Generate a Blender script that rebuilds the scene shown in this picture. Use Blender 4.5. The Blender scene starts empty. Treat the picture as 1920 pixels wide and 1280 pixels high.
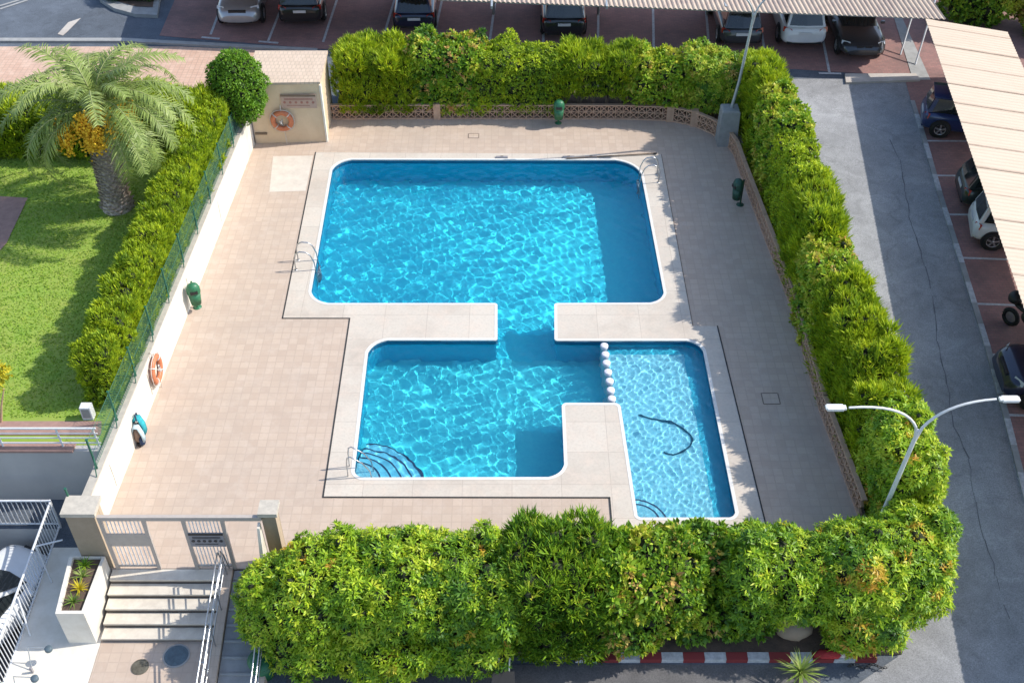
import bpy, math, random
import numpy as np
from mathutils import Vector, Matrix
from mathutils.geometry import tessellate_polygon
random.seed(7)
RNG = np.random.default_rng(7)
R = math.radians
sc = bpy.context.scene
# ------------------------------------------------------------ camera, world, sun, exposure
CAM_H, PITCH = 22.0, 42.362
cam = bpy.data.objects.new('camera', bpy.data.cameras.new('camera'))
sc.collection.objects.link(cam); sc.camera = cam
cam.location = (0, 0, CAM_H); cam.rotation_euler = (R(90 - PITCH), 0, 0)
cam.data.sensor_width = 36; cam.data.lens = 36 * 2100 / 1920; cam.data.clip_end = 2000
SUN_EL, SUN_AZ = 42.5, 9.0
w = bpy.data.worlds.new('World'); sc.world = w; w.use_nodes = True
sky = w.node_tree.nodes.new('ShaderNodeTexSky'); sky.sky_type = 'NISHITA'; sky.sun_disc = False
sky.sun_elevation = R(SUN_EL); sky.sun_rotation = R(90 - SUN_AZ)
w.node_tree.links.new(sky.outputs[0], w.node_tree.nodes['Background'].inputs[0])
w.node_tree.nodes['Background'].inputs[1].default_value = 0.15
sun_l = bpy.data.lights.new('sun', 'SUN'); sun_l.energy = 2.95; sun_l.angle = R(.5); sun_l.color = (1, .95, .87)
sun = bpy.data.objects.new('sun', sun_l); sc.collection.objects.link(sun)
SUNV = Vector((math.cos(R(SUN_EL)) * math.cos(R(SUN_AZ)), math.cos(R(SUN_EL)) * math.sin(R(SUN_AZ)), math.sin(R(SUN_EL))))
sun.rotation_euler = SUNV.to_track_quat('Z', 'Y').to_euler()
sun_l.cycles.is_caustics_light = True
sc.view_settings.view_transform = 'Standard'; sc.view_settings.look = 'None'
sc.view_settings.exposure = 0.87; sc.view_settings.gamma = 1
sc.cycles.use_denoising = True
sc.cycles.max_bounces = 8; sc.cycles.transparent_max_bounces = 8; sc.cycles.sample_clamp_indirect = 4
# ------------------------------------------------------------ places: photo pixel -> metres
CP, SP = math.cos(R(PITCH)), math.sin(R(PITCH))
def ray(px, py):
    a = (px - 960) / 2100; b = -(py - 640) / 2100
    return a, CP + b * SP, -SP + b * CP
def P(px, py, z=0.0):
    d = ray(px, py); t = (z - CAM_H) / d[2]
    return (d[0] * t, d[1] * t, z)
def PY(px, py, y):
    d = ray(px, py); t = y / d[1]
    return (d[0] * t, y, CAM_H + d[2] * t)
GA, GB = -.8 - 14 * .0308, .0308
def zg(y): return GA + GB * y          # the street slopes gently down towards the viewer
def G(px, py, dz=0.0):
    d = ray(px, py); t = (CAM_H - GA - dz) / (GB * d[1] - d[2])
    return (d[0] * t, d[1] * t, CAM_H + d[2] * t)
# ------------------------------------------------------------ materials
def s2l(c):
    return tuple(((v / 255) / 12.92 if v / 255 <= .04045 else ((v / 255 + .055) / 1.055) ** 2.4) for v in c)
def newmat(name):
    m = bpy.data.materials.new(name); m.use_nodes = True
    return m, m.node_tree, m.node_tree.nodes['Principled BSDF']
def pm(name, c, c2=None, rough=.7, scale=4, detail=6, metal=0, bump=0, bscale=40, spec=.5, coat=0):
    m, t, b = newmat(name)
    b.inputs['Roughness'].default_value = rough; b.inputs['Metallic'].default_value = metal
    b.inputs['Specular IOR Level'].default_value = spec; b.inputs['Coat Weight'].default_value = coat
    tc = t.nodes.new('ShaderNodeTexCoord')
    if c2 is None: c2 = tuple(v * .82 for v in c)
    n = t.nodes.new('ShaderNodeTexNoise'); n.inputs['Scale'].default_value = scale; n.inputs['Detail'].default_value = detail
    n.inputs['Roughness'].default_value = .65
    t.links.new(tc.outputs['Object'], n.inputs['Vector'])
    r = t.nodes.new('ShaderNodeValToRGB'); r.color_ramp.elements[0].position = .35; r.color_ramp.elements[1].position = .65
    r.color_ramp.elements[0].color = (*c2, 1); r.color_ramp.elements[1].color = (*c, 1)
    t.links.new(n.outputs['Fac'], r.inputs[0]); t.links.new(r.outputs[0], b.inputs['Base Color'])
    if bump:
        n2 = t.nodes.new('ShaderNodeTexNoise'); n2.inputs['Scale'].default_value = bscale; n2.inputs['Detail'].default_value = 4
        t.links.new(tc.outputs['Object'], n2.inputs['Vector'])
        bp = t.nodes.new('ShaderNodeBump'); bp.inputs['Strength'].default_value = bump; bp.inputs['Distance'].default_value = .02
        t.links.new(n2.outputs['Fac'], bp.inputs['Height']); t.links.new(bp.outputs[0], b.inputs['Normal'])
    return m
def tiles(name, c1, c2, mortar, size, ratio=1.0, msize=.02, offset=0.0, stain=(.5, .35, .25), stain_amt=.35, rot=0, rough=.8):
    m, t, b = newmat(name); b.inputs['Roughness'].default_value = rough; b.inputs['Specular IOR Level'].default_value = .25
    tc = t.nodes.new('ShaderNodeTexCoord'); mp = t.nodes.new('ShaderNodeMapping'); mp.inputs['Rotation'].default_value = (0, 0, R(rot))
    t.links.new(tc.outputs['Object'], mp.inputs[0])
    br = t.nodes.new('ShaderNodeTexBrick'); br.offset = offset
    br.inputs['Scale'].default_value = 1; br.inputs['Brick Width'].default_value = size * ratio; br.inputs['Row Height'].default_value = size
    br.inputs['Mortar Size'].default_value = msize; br.inputs['Color1'].default_value = (*c1, 1); br.inputs['Color2'].default_value = (*c2, 1)
    br.inputs['Mortar'].default_value = (*mortar, 1); br.inputs['Mortar Smooth'].default_value = .3
    t.links.new(mp.outputs[0], br.inputs['Vector'])
    last = br.outputs['Color']
    for sc_, amt, col in ((.35, stain_amt, stain), (2.2, stain_amt * .8, tuple(min(1, v * 1.5) for v in stain)), (14, .35, mortar)):
        n = t.nodes.new('ShaderNodeTexNoise'); n.inputs['Scale'].default_value = sc_; n.inputs['Detail'].default_value = 8; n.inputs['Roughness'].default_value = .7
        t.links.new(tc.outputs['Object'], n.inputs['Vector'])
        r = t.nodes.new('ShaderNodeMapRange'); r.inputs['From Min'].default_value = .47; r.inputs['From Max'].default_value = .66
        r.inputs['To Max'].default_value = amt; t.links.new(n.outputs['Fac'], r.inputs['Value'])
        mx = t.nodes.new('ShaderNodeMix'); mx.data_type = 'RGBA'; t.links.new(r.outputs[0], mx.inputs['Factor'])
        t.links.new(last, mx.inputs['A']); mx.inputs['B'].default_value = (*col, 1); last = mx.outputs['Result']
    t.links.new(last, b.inputs['Base Color'])
    return m
def asphalt(name, c):
    m, t, b = newmat(name); b.inputs['Roughness'].default_value = .85; b.inputs['Specular IOR Level'].default_value = .3
    tc = t.nodes.new('ShaderNodeTexCoord'); last = None
    for i, (sc_, lo, hi) in enumerate(((.25, .8, 1.15), (1.4, .86, 1.1), (30, .75, 1.25))):
        n = t.nodes.new('ShaderNodeTexNoise'); n.inputs['Scale'].default_value = sc_; n.inputs['Detail'].default_value = 8; n.inputs['Roughness'].default_value = .65
        if i == 1: n.inputs['Distortion'].default_value = 1.5
        t.links.new(tc.outputs['Object'], n.inputs['Vector'])
        r = t.nodes.new('ShaderNodeMapRange'); r.inputs['From Min'].default_value = .35; r.inputs['From Max'].default_value = .65
        r.inputs['To Min'].default_value = lo; r.inputs['To Max'].default_value = hi; t.links.new(n.outputs['Fac'], r.inputs['Value'])
        if last is None: last = r.outputs[0]
        else:
            mm = t.nodes.new('ShaderNodeMath'); mm.operation = 'MULTIPLY'; t.links.new(last, mm.inputs[0]); t.links.new(r.outputs[0], mm.inputs[1]); last = mm.outputs[0]
    vor = t.nodes.new('ShaderNodeTexVoronoi'); vor.feature = 'DISTANCE_TO_EDGE'; vor.inputs['Scale'].default_value = .16
    nn = t.nodes.new('ShaderNodeTexNoise'); nn.inputs['Scale'].default_value = 1.2; nn.inputs['Detail'].default_value = 6
    t.links.new(tc.outputs['Object'], nn.inputs['Vector'])
    va = t.nodes.new('ShaderNodeVectorMath'); va.operation = 'MULTIPLY_ADD'; va.inputs[1].default_value = (1.6, 1.6, 0)
    t.links.new(nn.outputs['Color'], va.inputs[0]); t.links.new(tc.outputs['Object'], va.inputs[2]); t.links.new(va.outputs[0], vor.inputs['Vector'])
    r2 = t.nodes.new('ShaderNodeMapRange'); r2.inputs['From Max'].default_value = .006; r2.inputs['To Min'].default_value = .86; t.links.new(vor.outputs['Distance'], r2.inputs['Value'])
    m2 = t.nodes.new('ShaderNodeMath'); m2.operation = 'MULTIPLY'; t.links.new(last, m2.inputs[0]); t.links.new(r2.outputs[0], m2.inputs[1])
    vm = t.nodes.new('ShaderNodeVectorMath'); vm.operation = 'SCALE'; vm.inputs[0].default_value = c; t.links.new(m2.outputs[0], vm.inputs['Scale'])
    t.links.new(vm.outputs[0], b.inputs['Base Color'])
    return m
def leafmat(name, stops, rough=.5, trans=.35):
    m, t, b = newmat(name); b.inputs['Roughness'].default_value = rough; b.inputs['Specular IOR Level'].default_value = .35
    a = t.nodes.new('ShaderNodeAttribute'); a.attribute_name = 'tint'
    r = t.nodes.new('ShaderNodeValToRGB')
    while len(r.color_ramp.elements) < len(stops): r.color_ramp.elements.new(.5)
    for e, (p, c) in zip(r.color_ramp.elements, stops): e.position = p; e.color = (*c, 1)
    t.links.new(a.outputs['Fac'], r.inputs[0]); t.links.new(r.outputs[0], b.inputs['Base Color'])
    tr = t.nodes.new('ShaderNodeBsdfTranslucent'); t.links.new(r.outputs[0], tr.inputs[0])
    mx = t.nodes.new('ShaderNodeMixShader'); mx.inputs[0].default_value = trans
    o = t.nodes['Material Output']; t.links.new(b.outputs[0], mx.inputs[1]); t.links.new(tr.outputs[0], mx.inputs[2]); t.links.new(mx.outputs[0], o.inputs[0])
    return m
M = {}
M['deck'] = tiles('deck_tiles', (.50, .395, .31), (.445, .345, .27), (.425, .335, .265), .25, 1, .016, 0, (.37, .31, .26), .42)
M['coping'] = tiles('coping_stone', (.56, .505, .43), (.51, .455, .385), (.38, .33, .28), 1.1, 1.15, .009, .0, (.40, .33, .27), .62)
M['patch'] = pm('screed', (.60, .54, .46), (.52, .46, .39), .85, 3)
M['coping_lip'] = pm('coping_lip', (.68, .66, .62), (.60, .58, .54), .6, 6)
M['gutter'] = pm('gutter_slot', (.03, .028, .026), (.02, .02, .02), .8)
M['asphalt'] = asphalt('asphalt', (.105, .122, .145))
M['asphalt_dark'] = asphalt('asphalt_dark_grey', (.12, .115, .115))
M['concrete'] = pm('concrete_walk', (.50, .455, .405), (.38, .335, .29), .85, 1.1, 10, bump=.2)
M['concrete_grey'] = pm('concrete_grey', (.33, .33, .32), (.26, .26, .25), .85, 3)
M['brick_red'] = tiles('brick_paving', (.36, .19, .165), (.30, .155, .14), (.24, .16, .14), .11, 2, .012, .5, (.10, .075, .07), .5)
M['brick_terra'] = tiles('terracotta_paving', (.56, .375, .275), (.51, .33, .24), (.42, .29, .22), .2, 1, .02, .0, (.5, .38, .3), .4)
M['path_pink'] = pm('path_pink', (.36, .22, .18), (.28, .17, .14), .85, 5)
M['white_paint'] = pm('white_line', (.55, .55, .55), (.36, .36, .36), .7, 9)
M['red_paint'] = pm('red_line', (.22, .03, .03), (.22, .03, .03), .7, 9)
M['wall_white'] = pm('render_white', (.74, .70, .62), (.60, .55, .46), .85, 1.4, 10, bump=.1)
M['wall_cap'] = pm('wall_cap', (.45, .41, .34), (.36, .33, .28), .85, 6)
M['stucco'] = pm('stucco_ochre', (.66, .51, .34), (.58, .44, .29), .9, 1.6, 8, bump=.3)
M['shed_roof'] = tiles('shed_roof_tiles', (.60, .47, .35), (.54, .42, .31), (.44, .35, .27), .25, .6, .02, .5, (.42, .33, .26), .5)
M['stone'] = tiles('stone_block', (.46, .36, .25), (.38, .30, .21), (.30, .24, .17), .28, 1.6, .02, .5, (.3, .24, .18), .4)
M['stone_cap'] = pm('stone_cap', (.50, .45, .37), (.40, .36, .30), .85, 8)
M['lattice'] = pm('lattice_terracotta', (.56, .36, .24), (.47, .29, .19), .85, 5)
M['render_grey'] = pm('render_grey', (.46, .44, .41), (.40, .38, .36), .85, 1, 8)
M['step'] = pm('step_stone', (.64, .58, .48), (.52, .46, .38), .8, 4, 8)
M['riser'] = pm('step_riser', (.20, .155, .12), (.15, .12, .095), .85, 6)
M['ramp'] = pm('ramp_concrete', (.30, .30, .30), (.22, .22, .22), .85, 2, 8)
M['gate_paint'] = pm('gate_beige_paint', (.42, .37, .32), (.38, .33, .29), .5, 8)
M['rail_white'] = pm('rail_white', (.66, .67, .67), (.58, .58, .58), .4, 8)
M['steel'] = pm('steel_tube', (.55, .56, .57), (.42, .43, .44), .28, 8, metal=.9)
M['galv'] = pm('galvanised', (.48, .50, .50), (.38, .40, .40), .45, 12, metal=.5)
M['lamp_white'] = pm('lamp_enamel', (.66, .66, .64), (.58, .58, .56), .4, 8)
M['glass_lens'] = pm('lamp_lens', (.35, .38, .40), (.3, .33, .35), .15)
M['fence_green'] = pm('fence_green', (.02, .12, .07), (.015, .09, .06), .5)
M['bin_green'] = pm('bin_green', (.03, .16, .07), (.02, .12, .055), .45, 5)
M['bin_dark'] = pm('bin_green_dark', (.015, .07, .045), (.01, .05, .03), .5, 5)
M['orange'] = pm('ring_orange', (.55, .18, .08), (.46, .14, .06), .5, 6)
M['rope'] = pm('rope_white', (.62, .56, .50), None, .8)
M['sign_grey'] = pm('sign_plate', (.27, .26, .27), (.23, .22, .23), .5, 5)
M['sign_dark'] = pm('sign_header', (.035, .033, .035), None, .5)
M['sign_red'] = pm('sign_red', (.36, .15, .11), (.30, .13, .10), .6)
M['sign_pink'] = pm('sign_faded_print', (.47, .33, .26), (.42, .29, .23), .7)
M['sign_brown'] = pm('sign_brown', (.17, .12, .08), None, .6)
M['rubber'] = pm('tyre_rubber', (.018, .018, .018), (.012, .012, .012), .8)
M['alloy'] = pm('alloy_rim', (.50, .50, .51), (.40, .40, .41), .35, 8, metal=.8)
M['plastic_black'] = pm('black_plastic', (.02, .02, .021), None, .5)
M['chrome'] = pm('chrome', (.7, .7, .7), None, .15, metal=1)
M['lens_clear'] = pm('headlamp_lens', (.62, .64, .66), (.5, .52, .55), .1, 12)
M['lens_red'] = pm('tail_lamp', (.42, .02, .02), (.3, .012, .012), .15)
M['plate'] = pm('number_plate', (.66, .66, .66), (.6, .6, .6), .4)
M['car_glass'] = pm('car_glass', (.012, .016, .018), (.02, .026, .028), .05, 1.5, spec=.8)
M['bark'] = pm('bark', (.16, .12, .09), (.09, .07, .05), .95, 12, bump=.5, bscale=30)
M['palm_bark'] = pm('palm_bark', (.62, .52, .44), (.30, .24, .19), .95, 9, 3, bump=.4, bscale=20)
M['soil'] = pm('soil', (.13, .085, .06), (.08, .055, .04), .95, 5, bump=.6)
M['rock'] = pm('boulder', (.34, .25, .17), (.32, .25, .18), .9, 4, bump=.4)
M['manhole_blue'] = pm('manhole_iron_blue', (.10, .15, .18), (.07, .10, .12), .6, 9)
M['manhole_brown'] = pm('manhole_iron_rust', (.13, .12, .09), (.08, .07, .05), .7, 9)
M['teal'] = pm('towel_teal', (.03, .38, .40), (.02, .25, .30), .9, 12)
M['navy'] = pm('bag_navy', (.015, .035, .09), (.01, .02, .05), .8)
M['towel_pale'] = pm('towel_pale', (.5, .62, .66), (.38, .5, .58), .9, 10)
M['sandal'] = pm('sandal', (.10, .08, .07), (.07, .055, .05), .8)
M['bag_brown'] = pm('bag_tan', (.30, .20, .15), (.22, .15, .11), .9)  # tan bag cloth in its own colour
M['yellow'] = pm('yellow_plastic', (.62, .42, .02), (.5, .33, .02), .45)
M['red_cloth'] = pm('red_cloth', (.45, .03, .03), (.3, .02, .02), .8)
M['fruit'] = pm('palm_fruit', (.85, .55, .025), (.75, .38, .015), .7, 9)
M['hose'] = pm('hose_blue', (.02, .17, .26), (.015, .13, .2), .5)
M['waterline'] = pm('waterline_tiles', (.01, .14, .26), (.01, .10, .2), .3, 20)
M['step_line'] = pm('step_tile_edge', (.01, .05, .13), (.012, .04, .10), .5)
M['pool_deep'] = pm('pool_mosaic', (.035, .66, .79), (.022, .59, .75), .5, 9, 8)
M['pool_mid'] = pm('pool_mosaic_light', (.06, .67, .76), (.04, .60, .72), .5, 9, 8)
M['pool_wall'] = pm('pool_mosaic_wall', (.010, .48, .68), (.008, .43, .63), .5, 9, 8)
M['pool_child'] = pm('pool_mosaic_pale', (.30, .66, .76), (.14, .49, .65), .5, 14, 8)
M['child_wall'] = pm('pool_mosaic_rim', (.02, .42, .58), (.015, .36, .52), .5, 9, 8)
M['stool'] = pm('stool_tile', (.70, .70, .72), (.60, .58, .62), .5, 9)
M['road_pale'] = asphalt('road_worn_pale', (.285, .285, .285))
M['step_blue'] = pm('pool_step', (.16, .58, .74), (.12, .5, .68), .5, 12)
M['crack'] = pm('crack_fill', (.13, .13, .135), (.09, .09, .095), .9, 3)
M['lawn'] = None
def roofmat(name, c, c2, period, axis='X', rot=0, streak=(.4, .3, .22), samt=.5):
    m, t, b = newmat(name); b.inputs['Roughness'].default_value = .6
    tc = t.nodes.new('ShaderNodeTexCoord')
    n = t.nodes.new('ShaderNodeTexNoise'); n.inputs['Scale'].default_value = .9; n.inputs['Detail'].default_value = 8; n.inputs['Roughness'].default_value = .7; n.inputs['Distortion'].default_value = .8
    mp = t.nodes.new('ShaderNodeMapping'); mp.inputs['Rotation'].default_value = (0, 0, R(rot)); mp.inputs['Scale'].default_value = (.5, 1.8, 1) if axis == 'Y' else (1, 1, 1)
    t.links.new(tc.outputs['Object'], mp.inputs[0]); t.links.new(mp.outputs[0], n.inputs['Vector'])
    r = t.nodes.new('ShaderNodeMapRange'); r.inputs['From Min'].default_value = .46; r.inputs['From Max'].default_value = .72; r.inputs['To Max'].default_value = samt
    t.links.new(n.outputs['Fac'], r.inputs['Value'])
    n2 = t.nodes.new('ShaderNodeTexNoise'); n2.inputs['Scale'].default_value = .5; t.links.new(tc.outputs['Object'], n2.inputs['Vector'])
    m1 = t.nodes.new('ShaderNodeMix'); m1.data_type = 'RGBA'; t.links.new(n2.outputs['Fac'], m1.inputs['Factor']); m1.inputs['A'].default_value = (*c, 1); m1.inputs['B'].default_value = (*c2, 1)
    m3 = t.nodes.new('ShaderNodeMix'); m3.data_type = 'RGBA'; t.links.new(r.outputs[0], m3.inputs['Factor']); t.links.new(m1.outputs['Result'], m3.inputs['A']); m3.inputs['B'].default_value = (*streak, 1)
    t.links.new(m3.outputs['Result'], b.inputs['Base Color'])
    return m
M['roof_top'] = roofmat('corrugated_sheet_stained', (.50, .40, .30), (.45, .35, .27), .2, 'X', 0, (.27, .19, .17), .75)
M['roof_right'] = roofmat('corrugated_sheet_pale', (.49, .40, .30), (.49, .375, .275), .2, 'Y', 8, (.42, .31, .22), .45)
M['roof_seam'] = pm('roof_seam', (.40, .30, .22), (.30, .21, .15), .7, 3)
def carpaint(name, c, metal=.3): return pm(name, c, tuple(v * .9 for v in c), .3, 2, 2, metal=metal, coat=.8)
# leaves:  tint 0..1 picks the leaf's own colour
PITTO = leafmat('leaf_pittosporum', [(0, (0.026, 0.087, .012)), (.35, (0.101, 0.233, .018)), (.65, (0.292, 0.466, .02)), (.88, (0.533, 0.629, .04)), (1, (0.660, 0.315, .04))], .45, .3)
CYPR = leafmat('leaf_cypress', [(0, (0.042, 0.103, .014)), (.4, (0.183, 0.297, .016)), (.8, (0.463, 0.572, .018)), (1, (0.644, 0.640, .03))], .6, .3)
MIXL = leafmat('leaf_mixed', [(0, (0.025, 0.087, .018)), (.4, (0.127, 0.268, .02)), (.7, (0.316, 0.466, .025)), (.86, (0.555, 0.582, .05)), (1, (0.707, 0.384, .16))], .5, .3)
DARKL = leafmat('leaf_dark', [(0, (.015, .05, .012)), (.6, (.045, .12, .022)), (1, (.12, .23, .03))], .5, .25)
TOPI = leafmat('leaf_topiary', [(0, (0.048, 0.130, .012)), (.5, (0.144, 0.299, .02)), (1, (0.322, 0.494, .02))], .5, .25)
PALM = leafmat('leaf_palm', [(0, (.13, .18, .04)), (.5, (.25, .33, .08)), (1, (.44, .50, .17))], .45, .3)
GRASSM = leafmat('leaf_agave', [(0, (.08, .16, .03)), (.6, (.25, .36, .06)), (1, (.45, .45, .2))], .5, .3)
YELL = leafmat('leaf_yellow', [(0, (.2, .28, .02)), (.5, (.45, .42, .02)), (1, (.6, .48, .02))], .6, .3)
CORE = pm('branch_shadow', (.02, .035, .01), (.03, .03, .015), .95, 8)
# ------------------------------------------------------------ mesh builder
class MB:
    def __init__(s): s.v = []; s.f = []; s.smooth = []
    def add(s, vs, fs, sm=False):
        o = len(s.v); s.v += [tuple(v) for v in vs]; s.f += [tuple(i + o for i in f) for f in fs]; s.smooth += [sm] * len(fs); return s
    def box(s, c, d, rz=0, M4=None):
        hx, hy, hz = d[0] / 2, d[1] / 2, d[2] / 2
        vs = [(x, y, z) for z in (-hz, hz) for x, y in ((-hx, -hy), (hx, -hy), (hx, hy), (-hx, hy))]
        if rz: vs = [(x * math.cos(rz) - y * math.sin(rz), x * math.sin(rz) + y * math.cos(rz), z) for x, y, z in vs]
        vs = [(x + c[0], y + c[1], z + c[2]) for x, y, z in vs]
        if M4 is not None: vs = [M4 @ Vector(v) for v in vs]
        return s.add(vs, [(3, 2, 1, 0), (4, 5, 6, 7), (0, 1, 5, 4), (1, 2, 6, 5), (2, 3, 7, 6), (3, 0, 4, 7)])
    def tube(s, pts, r, n=8, r2=None):
        pts = [Vector(p) for p in pts]; k = len(pts); vs = []; up = Vector((0, 0, 1))
        for i, p in enumerate(pts):
            d = (pts[min(i + 1, k - 1)] - pts[max(i - 1, 0)])
            if d.length < 1e-9: d = Vector((0, 0, 1))
            d.normalize(); a = d.cross(up)
            if a.length < .05: a = d.cross(Vector((0, 1, 0)))
            a.normalize(); b = a.cross(d); rr = r if r2 is None else r + (r2 - r) * i / (k - 1)
            vs += [p + (a * math.cos(2 * math.pi * j / n) + b * math.sin(2 * math.pi * j / n)) * rr for j in range(n)]
        fs = [(i * n + j, i * n + (j + 1) % n, (i + 1) * n + (j + 1) % n, (i + 1) * n + j) for i in range(k - 1) for j in range(n)]
        s.add(vs, fs, n > 4); s.add(vs[:n], [tuple(range(n))]); s.add(vs[-n:], [tuple(reversed(range(n)))])
        return s
    def lathe(s, prof, c=(0, 0, 0), n=24, axis='Z', sm=True, sx=1, sy=1):
        vs = []
        for r, h in prof:
            for j in range(n):
                a = 2 * math.pi * j / n; x, y = r * math.cos(a) * sx, r * math.sin(a) * sy
                v = (x, y, h) if axis == 'Z' else ((x, h, y) if axis == 'Y' else (h, x, y))
                vs.append((v[0] + c[0], v[1] + c[1], v[2] + c[2]))
        k = len(prof)
        return s.add(vs, [(i * n + j, i * n + (j + 1) % n, (i + 1) * n + (j + 1) % n, (i + 1) * n + j) for i in range(k - 1) for j in range(n)], sm)
    def poly(s, outer, holes=(), up=True):
        rings = [[Vector(p) for p in outer]] + [[Vector(p) for p in h] for h in holes]
        fl = [Vector((p.x, p.y, 0)) for r_ in rings for p in r_]
        tr = tessellate_polygon([[Vector((p.x, p.y, 0)) for p in r_] for r_ in rings])
        allv = [p for r_ in rings for p in r_]; fs = []
        for t in tr:
            a, b, c = (fl[i] for i in t); n = (b - a).cross(c - a).z
            if abs(n) < 1e-9: continue
            fs.append(tuple(t) if (n > 0) == up else tuple(reversed(t)))
        return s.add(allv, fs)
    def slab(s, outer, th, holes=(), hs=True):
        s.poly(outer, holes)
        for ring in [outer] + (list(holes) if hs else []):
            k = len(ring); vs = list(ring) + [(p[0], p[1], p[2] - th) for p in ring]
            s.add(vs, [(i, (i + 1) % k, k + (i + 1) % k, k + i) for i in range(k)])
        return s
    def build(s, name, mat, parent=None, loc=None, bevel=0):
        me = bpy.data.meshes.new(name); me.from_pydata(s.v, [], s.f); me.materials.append(mat)
        me.polygons.foreach_set('use_smooth', s.smooth); me.update()
        o = bpy.data.objects.new(name, me); sc.collection.objects.link(o)
        if parent is not None: o.parent = parent
        if bevel:
            b = o.modifiers.new('b', 'BEVEL'); b.width = bevel; b.segments = 2; b.limit_method = 'ANGLE'
        return o
def box1(c, d, rz=0): return MB().box(c, d, rz)
def struct(o): o['kind'] = 'structure'; return o
def tag(o, label, cat, group=None):
    o['label'] = label; o['category'] = cat
    if group: o['group'] = group
    return o
def thing(name, label, cat, loc=(0, 0, 0), rz=0, group=None):
    o = bpy.data.objects.new(name, None); o.empty_display_size = .2; sc.collection.objects.link(o)
    o.location = loc; o.rotation_euler = (0, 0, rz); return tag(o, label, cat, group)
def copy_tree(o, parent=None):
    c = o.copy(); sc.collection.objects.link(c); c.parent = parent
    for ch in o.children: copy_tree(ch, c)
    return c
# ------------------------------------------------------------ foliage (leaf by leaf, numpy)
def unit(a): return a / np.maximum(np.linalg.norm(a, axis=1, keepdims=True), 1e-9)
def leaves_from(anch, nor, tint, kind, rng, size=None):
    if kind == 'rosette': k, ln, wd, spread = 8, (.095, .165), .040, 1.25
    elif kind == 'spray': k, ln, wd, spread = 5, (.12, .30), .032, .55
    elif kind == 'clipped': k, ln, wd, spread = 6, (.06, .17), .028, .6
    elif kind == 'small': k, ln, wd, spread = 5, (.05, .10), .04, 1.1
    elif kind == 'broad': k, ln, wd, spread = 5, (.09, .17), .07, 1.2
    n = len(anch); A = np.repeat(anch, k, 0); N = np.repeat(nor, k, 0); T = np.repeat(tint, k)
    if kind in ('spray', 'clipped'):
        N = unit(N * .55 + np.array([0, 0, .9]))
    rnd = unit(rng.normal(size=(n * k, 3)))
    D = unit(N + rnd * spread * rng.uniform(.5, 1.1, (n * k, 1)))
    if kind == 'rosette':
        ax = unit(N + .5 * unit(np.repeat(rng.normal(size=(n, 3)), k, 0)) + np.array([0, 0, .35]))
        t1 = unit(np.cross(ax, np.array([.3, .5, .81]))); t2 = np.cross(ax, t1)
        ph = (np.tile(np.arange(k), n) * 2 * math.pi / k + np.repeat(rng.uniform(0, 6, n), k))[:, None]
        D = unit(t1 * np.cos(ph) + t2 * np.sin(ph) + ax * rng.uniform(.2, .8, (n * k, 1))); N = ax
    S = unit(np.cross(D, N + .25 * rnd)); L = rng.uniform(*ln, (n * k, 1)) ; W = wd * rng.uniform(.7, 1.2, (n * k, 1))
    if size is not None: q_ = np.repeat(size, k)[:, None]; L = L * q_; W = W * q_
    U = np.cross(S, D); B = A + rng.normal(size=(n * k, 3)) * .02
    v = np.stack([B, B + D * L * .5 + S * W * .5 + U * .0, B + D * L - U * L * .12, B + D * L * .5 - S * W * .5], 1)
    tt = np.where(T > .9, T, np.clip(T + rng.normal(size=n * k) * .07, 0, .89))
    return v.reshape(-1, 3), np.repeat(tt, 4)
def quads_object(name, V, T, mat, parent, extra=None):
    nq = len(V) // 4; F = np.arange(nq * 4).reshape(-1, 4)
    me = bpy.data.meshes.new(name)
    nv = len(V); ev = np.zeros((0, 3)); ef = np.zeros((0, 3), int)
    if extra is not None: ev, ef = extra
    me.vertices.add(nv + len(ev)); me.vertices.foreach_set('co', np.concatenate([V, ev]).astype(np.float32).ravel())
    nl = nq * 4 + len(ef) * 3; me.loops.add(nl)
    me.loops.foreach_set('vertex_index', np.concatenate([F.ravel(), (ef + nv).ravel()]).astype(np.int32))
    me.polygons.add(nq + len(ef))
    starts = np.concatenate([np.arange(nq) * 4, nq * 4 + np.arange(len(ef)) * 3]).astype(np.int32)
    me.polygons.foreach_set('loop_start', starts)
    mi = np.concatenate([np.zeros(nq), np.ones(len(ef))]).astype(np.int32)
    me.materials.append(mat); me.materials.append(CORE)
    me.polygons.foreach_set('material_index', mi)
    a = me.attributes.new('tint', 'FLOAT', 'POINT'); a.data.foreach_set('value', np.concatenate([T, np.zeros(len(ev))]).astype(np.float32))
    me.update(calc_edges=True); me.validate()
    o = bpy.data.objects.new(name, me); sc.collection.objects.link(o); o.parent = parent; return o
_ico = None
def ico():
    global _ico
    if _ico is None:
        import bmesh
        b = bmesh.new(); bmesh.ops.create_icosphere(b, subdivisions=1, radius=1)
        _ico = (np.array([v.co[:] for v in b.verts]), np.array([[v.index for v in f.verts] for f in b.faces])); b.free()
    return _ico
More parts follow.
